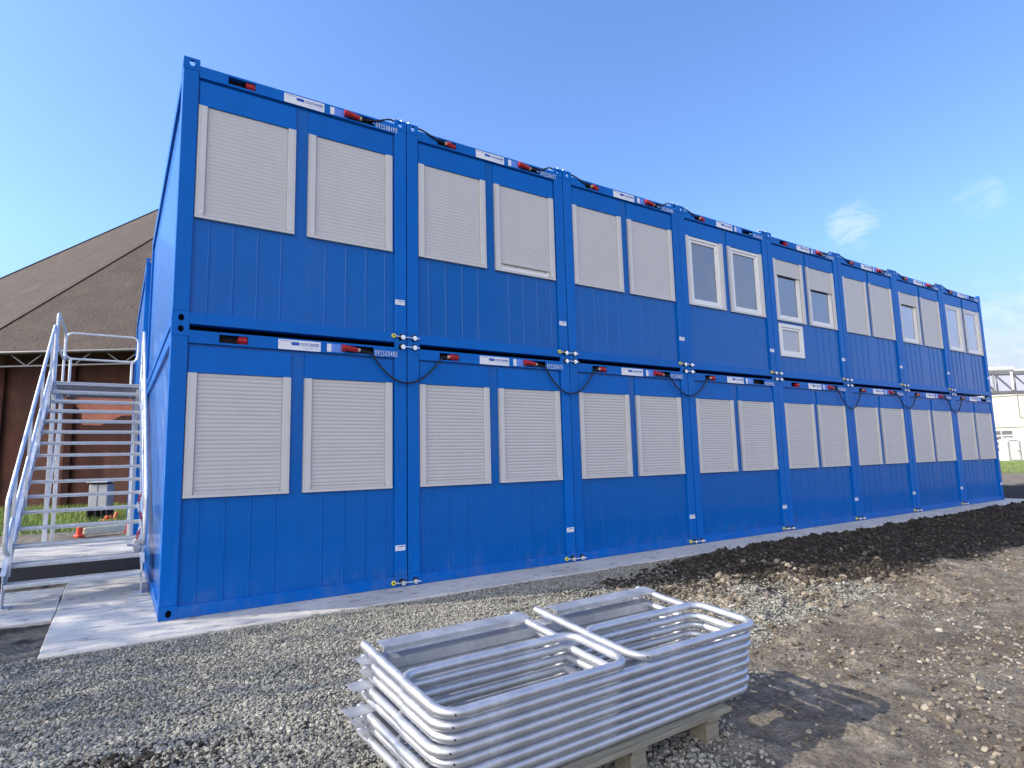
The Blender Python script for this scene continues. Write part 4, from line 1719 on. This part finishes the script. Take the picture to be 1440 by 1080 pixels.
w0, w1 = ring(apo_w, -0.2), ring(apo_w, EZ + 0.5)
mb.add(w0 + w1, [(k, (k + 1) % NS, NS + (k + 1) % NS, NS + k) for k in range(NS)])
link('wall', mb.build('wall', brickm), old)
# buttress strips, truss struts under the eaves and little lit openings on the face we see
side = 2 * apo_w * math.tan(math.pi / NS)
for s_ in (-0.5, -0.25, 0.0, 0.25, 0.5):
    c_ = RH * (side * s_) - FH * (apo_w + 0.11)
    mb = MB()
    mb.bar(c_, c_ + Vector((0, 0, EZ - 0.25)), 0.22, 0.3)
    link('buttress', mb.build('buttress', brickm), old)
tr = 2 * apo_r * math.tan(math.pi / NS)
c0 = -FH * (apo_r - 0.15)
for k in (0, -1):
    m_rot = Matrix.Rotation(-2 * math.pi / NS * k, 3, 'Z')
    mb = MB()
    a, b_ = c0 - RH * tr * 0.48 + Vector((0, 0, EZ - 0.55)), c0 + RH * tr * 0.48 + Vector((0, 0, EZ - 0.55))
    mb.bar(m_rot @ a, m_rot @ b_, 0.05, 0.05)
    for j in range(7):
        x_ = -0.45 + j * 0.15
        p = c0 + RH * tr * x_ + Vector((0, 0, EZ - 0.55))
        for s_ in (-0.05, 0.05):
            q = c0 + RH * tr * (x_ + s_) + Vector((0, 0, EZ - 0.12))
            mb.bar(m_rot @ p, m_rot @ q, 0.035, 0.035)
    link('eaves_truss', mb.build('eaves_truss', steelgrey), old)
for s_, z_, w_, h_ in ((-0.285, 4.25, 0.16, 0.42), (-0.245, 4.28, 0.26, 0.36), (-0.335, 4.4, 0.3, 0.3)):
    mb = MB()
    c_ = RH * (side * s_) - FH * (apo_w + 0.02)
    mb.bar(c_ + Vector((0, 0, z_ - h_ / 2)), c_ + Vector((0, 0, z_ + h_ / 2)), 0.06, w_, up=RH)
    link('window', mb.build('window', beige), old)

# sunlit patch on that wall, its light painted as a thin salmon plate
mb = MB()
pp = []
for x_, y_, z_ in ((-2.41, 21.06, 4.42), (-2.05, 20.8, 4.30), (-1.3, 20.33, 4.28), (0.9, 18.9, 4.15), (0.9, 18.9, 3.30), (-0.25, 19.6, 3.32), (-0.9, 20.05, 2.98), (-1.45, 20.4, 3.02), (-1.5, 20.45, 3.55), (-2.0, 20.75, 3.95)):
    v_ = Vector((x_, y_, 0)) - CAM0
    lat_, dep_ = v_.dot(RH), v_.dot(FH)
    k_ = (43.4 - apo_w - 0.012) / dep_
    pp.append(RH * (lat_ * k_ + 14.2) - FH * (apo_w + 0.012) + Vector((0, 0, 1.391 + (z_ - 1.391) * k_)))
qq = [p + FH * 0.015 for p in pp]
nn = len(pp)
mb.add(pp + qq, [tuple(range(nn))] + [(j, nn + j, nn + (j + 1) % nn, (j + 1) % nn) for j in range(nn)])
link('sun_patch', mb.build('sun_patch', sunpatchm), old)

# neighbouring block and trees out of frame on the left; they shade the left foreground and that wall
def leafy_tree(name, loc, h, rad, nleaf, label, group=None, seed=1):
    r_ = random.Random(seed)
    g_ = np.random.default_rng(seed)
    root = empty(name, loc)
    tag(root, label, 'tree', group)
    mb_ = MB()
    mb_.tube([(0, 0, -0.2), (0.05, 0.02, h * 0.3), (-0.04, 0.06, h * 0.6), (0.03, 0, h * 0.88)], [h * 0.026, h * 0.02, h * 0.012, h * 0.004], 8)
    tips = []
    for k in range(16):
        z_ = h * (0.28 + 0.55 * k / 16)
        a = k * 2.4
        l_ = rad * (1.0 - 0.45 * abs(k / 16 - 0.35)) * r_.uniform(0.75, 1.1)
        e_ = Vector((math.cos(a) * l_, math.sin(a) * l_, z_ + l_ * 0.55))
        mb_.tube([(0, 0, z_), (e_.x * 0.5, e_.y * 0.5, z_ + l_ * 0.22), e_], [h * 0.008, h * 0.005, h * 0.002], 6)
        tips.append(e_)
        tips.append(e_ * 0.6 + Vector((0, 0, z_ * 0.4)))
    link('trunk', mb_.build('trunk', barkm), root)
    T = np.array([tuple(t_) for t_ in tips])
    idx = g_.integers(0, len(T), nleaf)
    c_ = T[idx] + g_.normal(0, rad * 0.20, (nleaf, 3))
    d1 = g_.normal(0, 1, (nleaf, 3))
    d1 /= np.linalg.norm(d1, axis=1)[:, None]
    d2 = np.cross(d1, g_.normal(0, 1, (nleaf, 3)))
    d2 /= np.linalg.norm(d2, axis=1)[:, None]
    s_ = g_.uniform(0.06, 0.12, (nleaf, 1))
    vv = np.stack([c_ - d1 * s_, c_ + d2 * s_ * 0.6, c_ + d1 * s_, c_ - d2 * s_ * 0.6], 1).reshape(-1, 3)
    ff = np.arange(nleaf * 4).reshape(-1, 4)
    link('crown', raw_mesh('crown', vv, ff, leafm), root)
    return root


TREES = [((-12.0, 2.0, 0), 8.4, 2.6, 3600), ((-11.6, 5.2, 0), 8.8, 2.7, 3200), ((-12.4, 8.2, 0), 8.6, 2.6, 3000), ((-11.8, -1.0, 0), 8.0, 2.4, 5000)]
for k, (lc, h_, r_, nl) in enumerate(TREES):
    leafy_tree('shade_tree', lc, h_, r_, nl, ['unseen leafy tree left of the site, second in its row', 'unseen leafy tree left of the site, tallest in its row', 'unseen leafy tree left of the site, farthest in its row', 'unseen leafy tree left of the site, nearest in its row'][k],
               'unseen trees left of the site', seed=20 + k)

# ------------------------------------------------------------------ things behind the stairs
cab = empty('electrical_cabinet', (-0.66, 13.75, 0.0), R(-33))
tag(cab, 'grey electrical distribution cabinet on black feet standing on the grass behind the stairs', 'cabinet')
mb = MB()
mb.box(-0.26, -0.004, -0.15, 0.15, 0.36, 0.98, 0.02)
mb.box(0.004, 0.26, -0.15, 0.15, 0.36, 0.98, 0.02)
link('body', mb.build('body', greybox), cab)
mb = MB()
mb.box(-0.31, 0.27, -0.20, 0.18, 1.035, 1.075, 0.015)
mb.box(-0.20, 0.20, -0.14, 0.14, 0.985, 1.034, 0, 1)
link('lid', mb.build('lid', [stick_w, dark]), cab)
for x_ in (-0.27, -0.05, 0.12, 0.25):
    mb = MB()
    mb.box(x_ - 0.02, x_ + 0.02, -0.14, 0.14, 0.0, 0.36, 0.0)
    link('leg', mb.build('leg', dark), cab)
bb = empty('traffic_barrier', (-0.50, 9.25, 0.0), R(23))
tag(bb, 'low cream traffic barrier board with orange ends lying behind the stairs', 'barrier')
mb = MB()
mb.box(-0.40, 0.40, -0.03, 0.03, 0.04, 0.19, 0.012)
link('board', mb.build('board', cream), bb)
for x_ in (-0.48, 0.46):
    mb = MB()
    mb.box(x_ - 0.07, x_ + 0.07, -0.10, 0.10, 0.0, 0.07, 0.02)
    mb.box(x_ - 0.045, x_ + 0.045, -0.045, 0.045, 0.0701, 0.22, 0.02)
    link('foot', mb.build('foot', orange), bb)
for x_, y_, rz, lb in ((-0.45, 13.2, 0.5, 'orange plastic barrier foot lying in the grass below the grey cabinet'), (0.05, 12.7, 1.2, 'orange plastic barrier foot in the grass close to the blue rear block')):
    root = empty('traffic_block', (x_, y_, 0), rz)
    tag(root, lb, 'barrier foot', 'orange barrier feet in the grass')
    mb = MB()
    mb.box(-0.18, 0.18, -0.08, 0.08, 0.0, 0.07, 0.02)
    mb.box(-0.10, 0.10, -0.055, 0.055, 0.0701, 0.16, 0.03)
    link('base', mb.build('base', orange), root)
    mb = MB()
    mb.cyl((0.12, 0, 0.05), (0.22, 0.05, 0.22), 0.035, 12)
    link('grip', mb.build('grip', orange), root)

# grass blades
def blades(n_, x, y, h0, h1):
    z = ground_h(x, y)
    a = rng.uniform(0, 2 * np.pi, n_)
    w_ = rng.uniform(0.006, 0.016, n_)
    h_ = rng.uniform(h0, h1, n_)
    lx, ly = rng.normal(0, 0.35, n_) * h_, rng.normal(0, 0.35, n_) * h_
    p0 = np.stack([x - np.cos(a) * w_, y - np.sin(a) * w_, z], 1)
    p1 = np.stack([x + np.cos(a) * w_, y + np.sin(a) * w_, z], 1)
    p2 = np.stack([x + lx, y + ly, z + h_], 1)
    return np.stack([p0, p1, p2], 1).reshape(-1, 3)


n1 = 32000
xx = rng.uniform(-6.0, 2.5, n1)
yy = rng.uniform(10.9, 22.5, n1)
pa = blades(n1, xx, yy, 0.05, 0.22)
n2 = 12000
xx = rng.uniform(34, 80, n2)
yy = rng.uniform(2, 20, n2)
k_ = (xx * 0.92 + yy * 0.4) > 39.5
xx, yy = xx[k_], yy[k_]
pb = blades(len(xx), xx, yy, 0.06, 0.2)
vv = np.concatenate([pa, pb])
tag(link('grass', raw_mesh('grass', vv, np.arange(len(vv)).reshape(-1, 3), grassm)), 'short green grass behind the stairs and beyond the far end of the containers', 'grass', kind='stuff')

# ------------------------------------------------------------------ factory, pipe bridge and toilet on the right
FR = [0.0]


def fbox(mb_, lat0, lat1, d0, d1, z0, z1, c=0, mi=0):
    ca, sa = math.cos(FR[0]), math.sin(FR[0])
    m_ = Matrix((RH * ca - FH * sa, FH * ca + RH * sa, Vector((0, 0, 1)))).transposed().to_4x4()
    mb_.box(lat0, lat1, d0, d1, z0, z1, c, mi, m_)


def latdep(x, y):
    v_ = Vector((x, y, 0)) - CAM0
    return v_.dot(RH), v_.dot(FH)


B0 = cw(54.9, 64.0)
FR[0] = R(32)
fac = empty('factory_building', B0)
tag(fac, 'pale cream factory hall at the far right, beyond the end of the containers', 'building')
mb = MB()
fbox(mb, -14, 22, 0.25, 24, 3.56, 6.9, 0)
link('upper_wall', mb.build('upper_wall', factorym), fac)
mb = MB()
fbox(mb, -14, 22, 0.0, 24, -0.2, 3.50, 0)
link('lower_wall', mb.build('lower_wall', factory2), fac)
mb = MB()
fbox(mb, -14.1, 22.1, -0.10, 24, 3.501, 3.559, 0)
link('string_course', mb.build('string_course', steelgrey), fac)
mb = MB()
fbox(mb, -14.2, 22.2, 0.1, 24.2, 6.901, 7.05, 0)
link('roof', mb.build('roof', railm), fac)
for w0 in (-3.7, 2.6, 8.0):
    mb = MB()
    fbox(mb, w0 - 0.12, w0 + 2.05, -0.03, -0.001, 0.9, 3.30, 0)
    f_ = link('window_frame', mb.build('window_frame', whitepvc), fac)
    for r_i in range(4):
        for c_i in range(2):
            mb = MB()
            fbox(mb, w0 + 0.02 + c_i * 0.98, w0 + 0.92 + c_i * 0.98, -0.045, -0.031, 0.98 + r_i * 0.58, 1.42 + r_i * 0.58, 0)
            link('glass_pane', mb.build('glass_pane', glassdark), f_)
mb = MB()
for l0 in np.arange(-0.9, 0.9, 0.45):
    fbox(mb, l0, l0 + 0.06, -0.05, -0.001, 0.7, 2.0, 0)
fbox(mb, -1.0, 1.0, -0.05, -0.001, 0.5, 0.68, 0)
link('wall_louvre', mb.build('wall_louvre', factorym), fac)

FR[0] = 0.0
tol = empty('portable_toilet', cw(50.15, 61.0))
tag(tol, 'white portable toilet cabin on the grass in front of the cream factory', 'portable toilet')
mb = MB()
fbox(mb, -0.60, 0.60, 0.0, 1.2, 0.0, 2.05, 0.05)
for l0 in (-0.66, 0.50):
    fbox(mb, l0, l0 + 0.18, -0.03, 0.15, 0.0, 2.0, 0.03, 1)
link('cabin', mb.build('cabin', [whitepvc, greybox]), tol)
mb = MB()
fbox(mb, -0.52, 0.52, -0.06, 1.25, 2.051, 2.20, 0.06)
fbox(mb, -0.36, 0.36, 0.1, 1.1, 2.201, 2.34, 0.06)
link('roof', mb.build('roof', whitepvc), tol)
mb = MB()
fbox(mb, -0.47, 0.47, -0.03, -0.001, 0.12, 1.95, 0.01)
d = link('door', mb.build('door', pipewhite), tol)
mb = MB()
fbox(mb, 0.25, 0.40, -0.08, -0.031, 0.95, 1.05, 0.01)
link('handle', mb.build('handle', steelgrey), d)

br = empty('pipe_bridge', cw(40.8, 50.0))
tag(br, 'steel lattice pipe bridge crossing in front of the cream factory at the far right', 'pipe bridge')


def PB(lat, dep, z):
    return RH * lat + FH * dep + Vector((0, 0, z))


for dep in (0.0, 1.6):
    mb = MB()
    for z_ in (5.95, 7.60):
        mb.bar(PB(-8, dep, z_), PB(12, dep, z_), 0.13, 0.16)
    link('chord', mb.build('chord', steelgrey), br)
    for k in range(-4, 7):
        x_ = -0.75 + k * 1.55
        mb = MB()
        mb.bar(PB(x_, dep, 6.03), PB(x_, dep, 7.52), 0.10, 0.10)
        link('upright', mb.build('upright', steelgrey), br)
        mb = MB()
        mb.bar(PB(x_ + 0.05, dep, 7.5), PB(x_ + 1.5, dep, 6.05), 0.08, 0.08)
        link('diagonal', mb.build('diagonal', steelgrey), br)
mb = MB()
mb.tube([PB(-8, 0.5, 7.88), PB(1.35, 0.5, 7.92)], 0.2, 14)
mb.tube([PB(-8, 1.1, 7.85), PB(12, 1.1, 7.85)], 0.12, 12)
mb.tube([PB(0.72, -0.12, 6.1), PB(0.72, -0.12, 7.6)], 0.09, 10)
link('pipe', mb.build('pipe', pipewhite), br)
mb = MB()
mb.tube(rounded([PB(1.0, -0.1, 5.9), PB(1.0, -0.1, 3.75), PB(6.0, -0.1, 3.75)], 0.15), 0.05, 8)
link('drop_pipe', mb.build('drop_pipe', steelgrey), br)
for x_ in (-6.0, 9.0):
    for dep in (0.0, 1.6):
        mb = MB()
        mb.bar(PB(x_, dep, -0.1), PB(x_, dep, 5.86), 0.2, 0.2)
        link('column', mb.build('column', steelgrey), br)
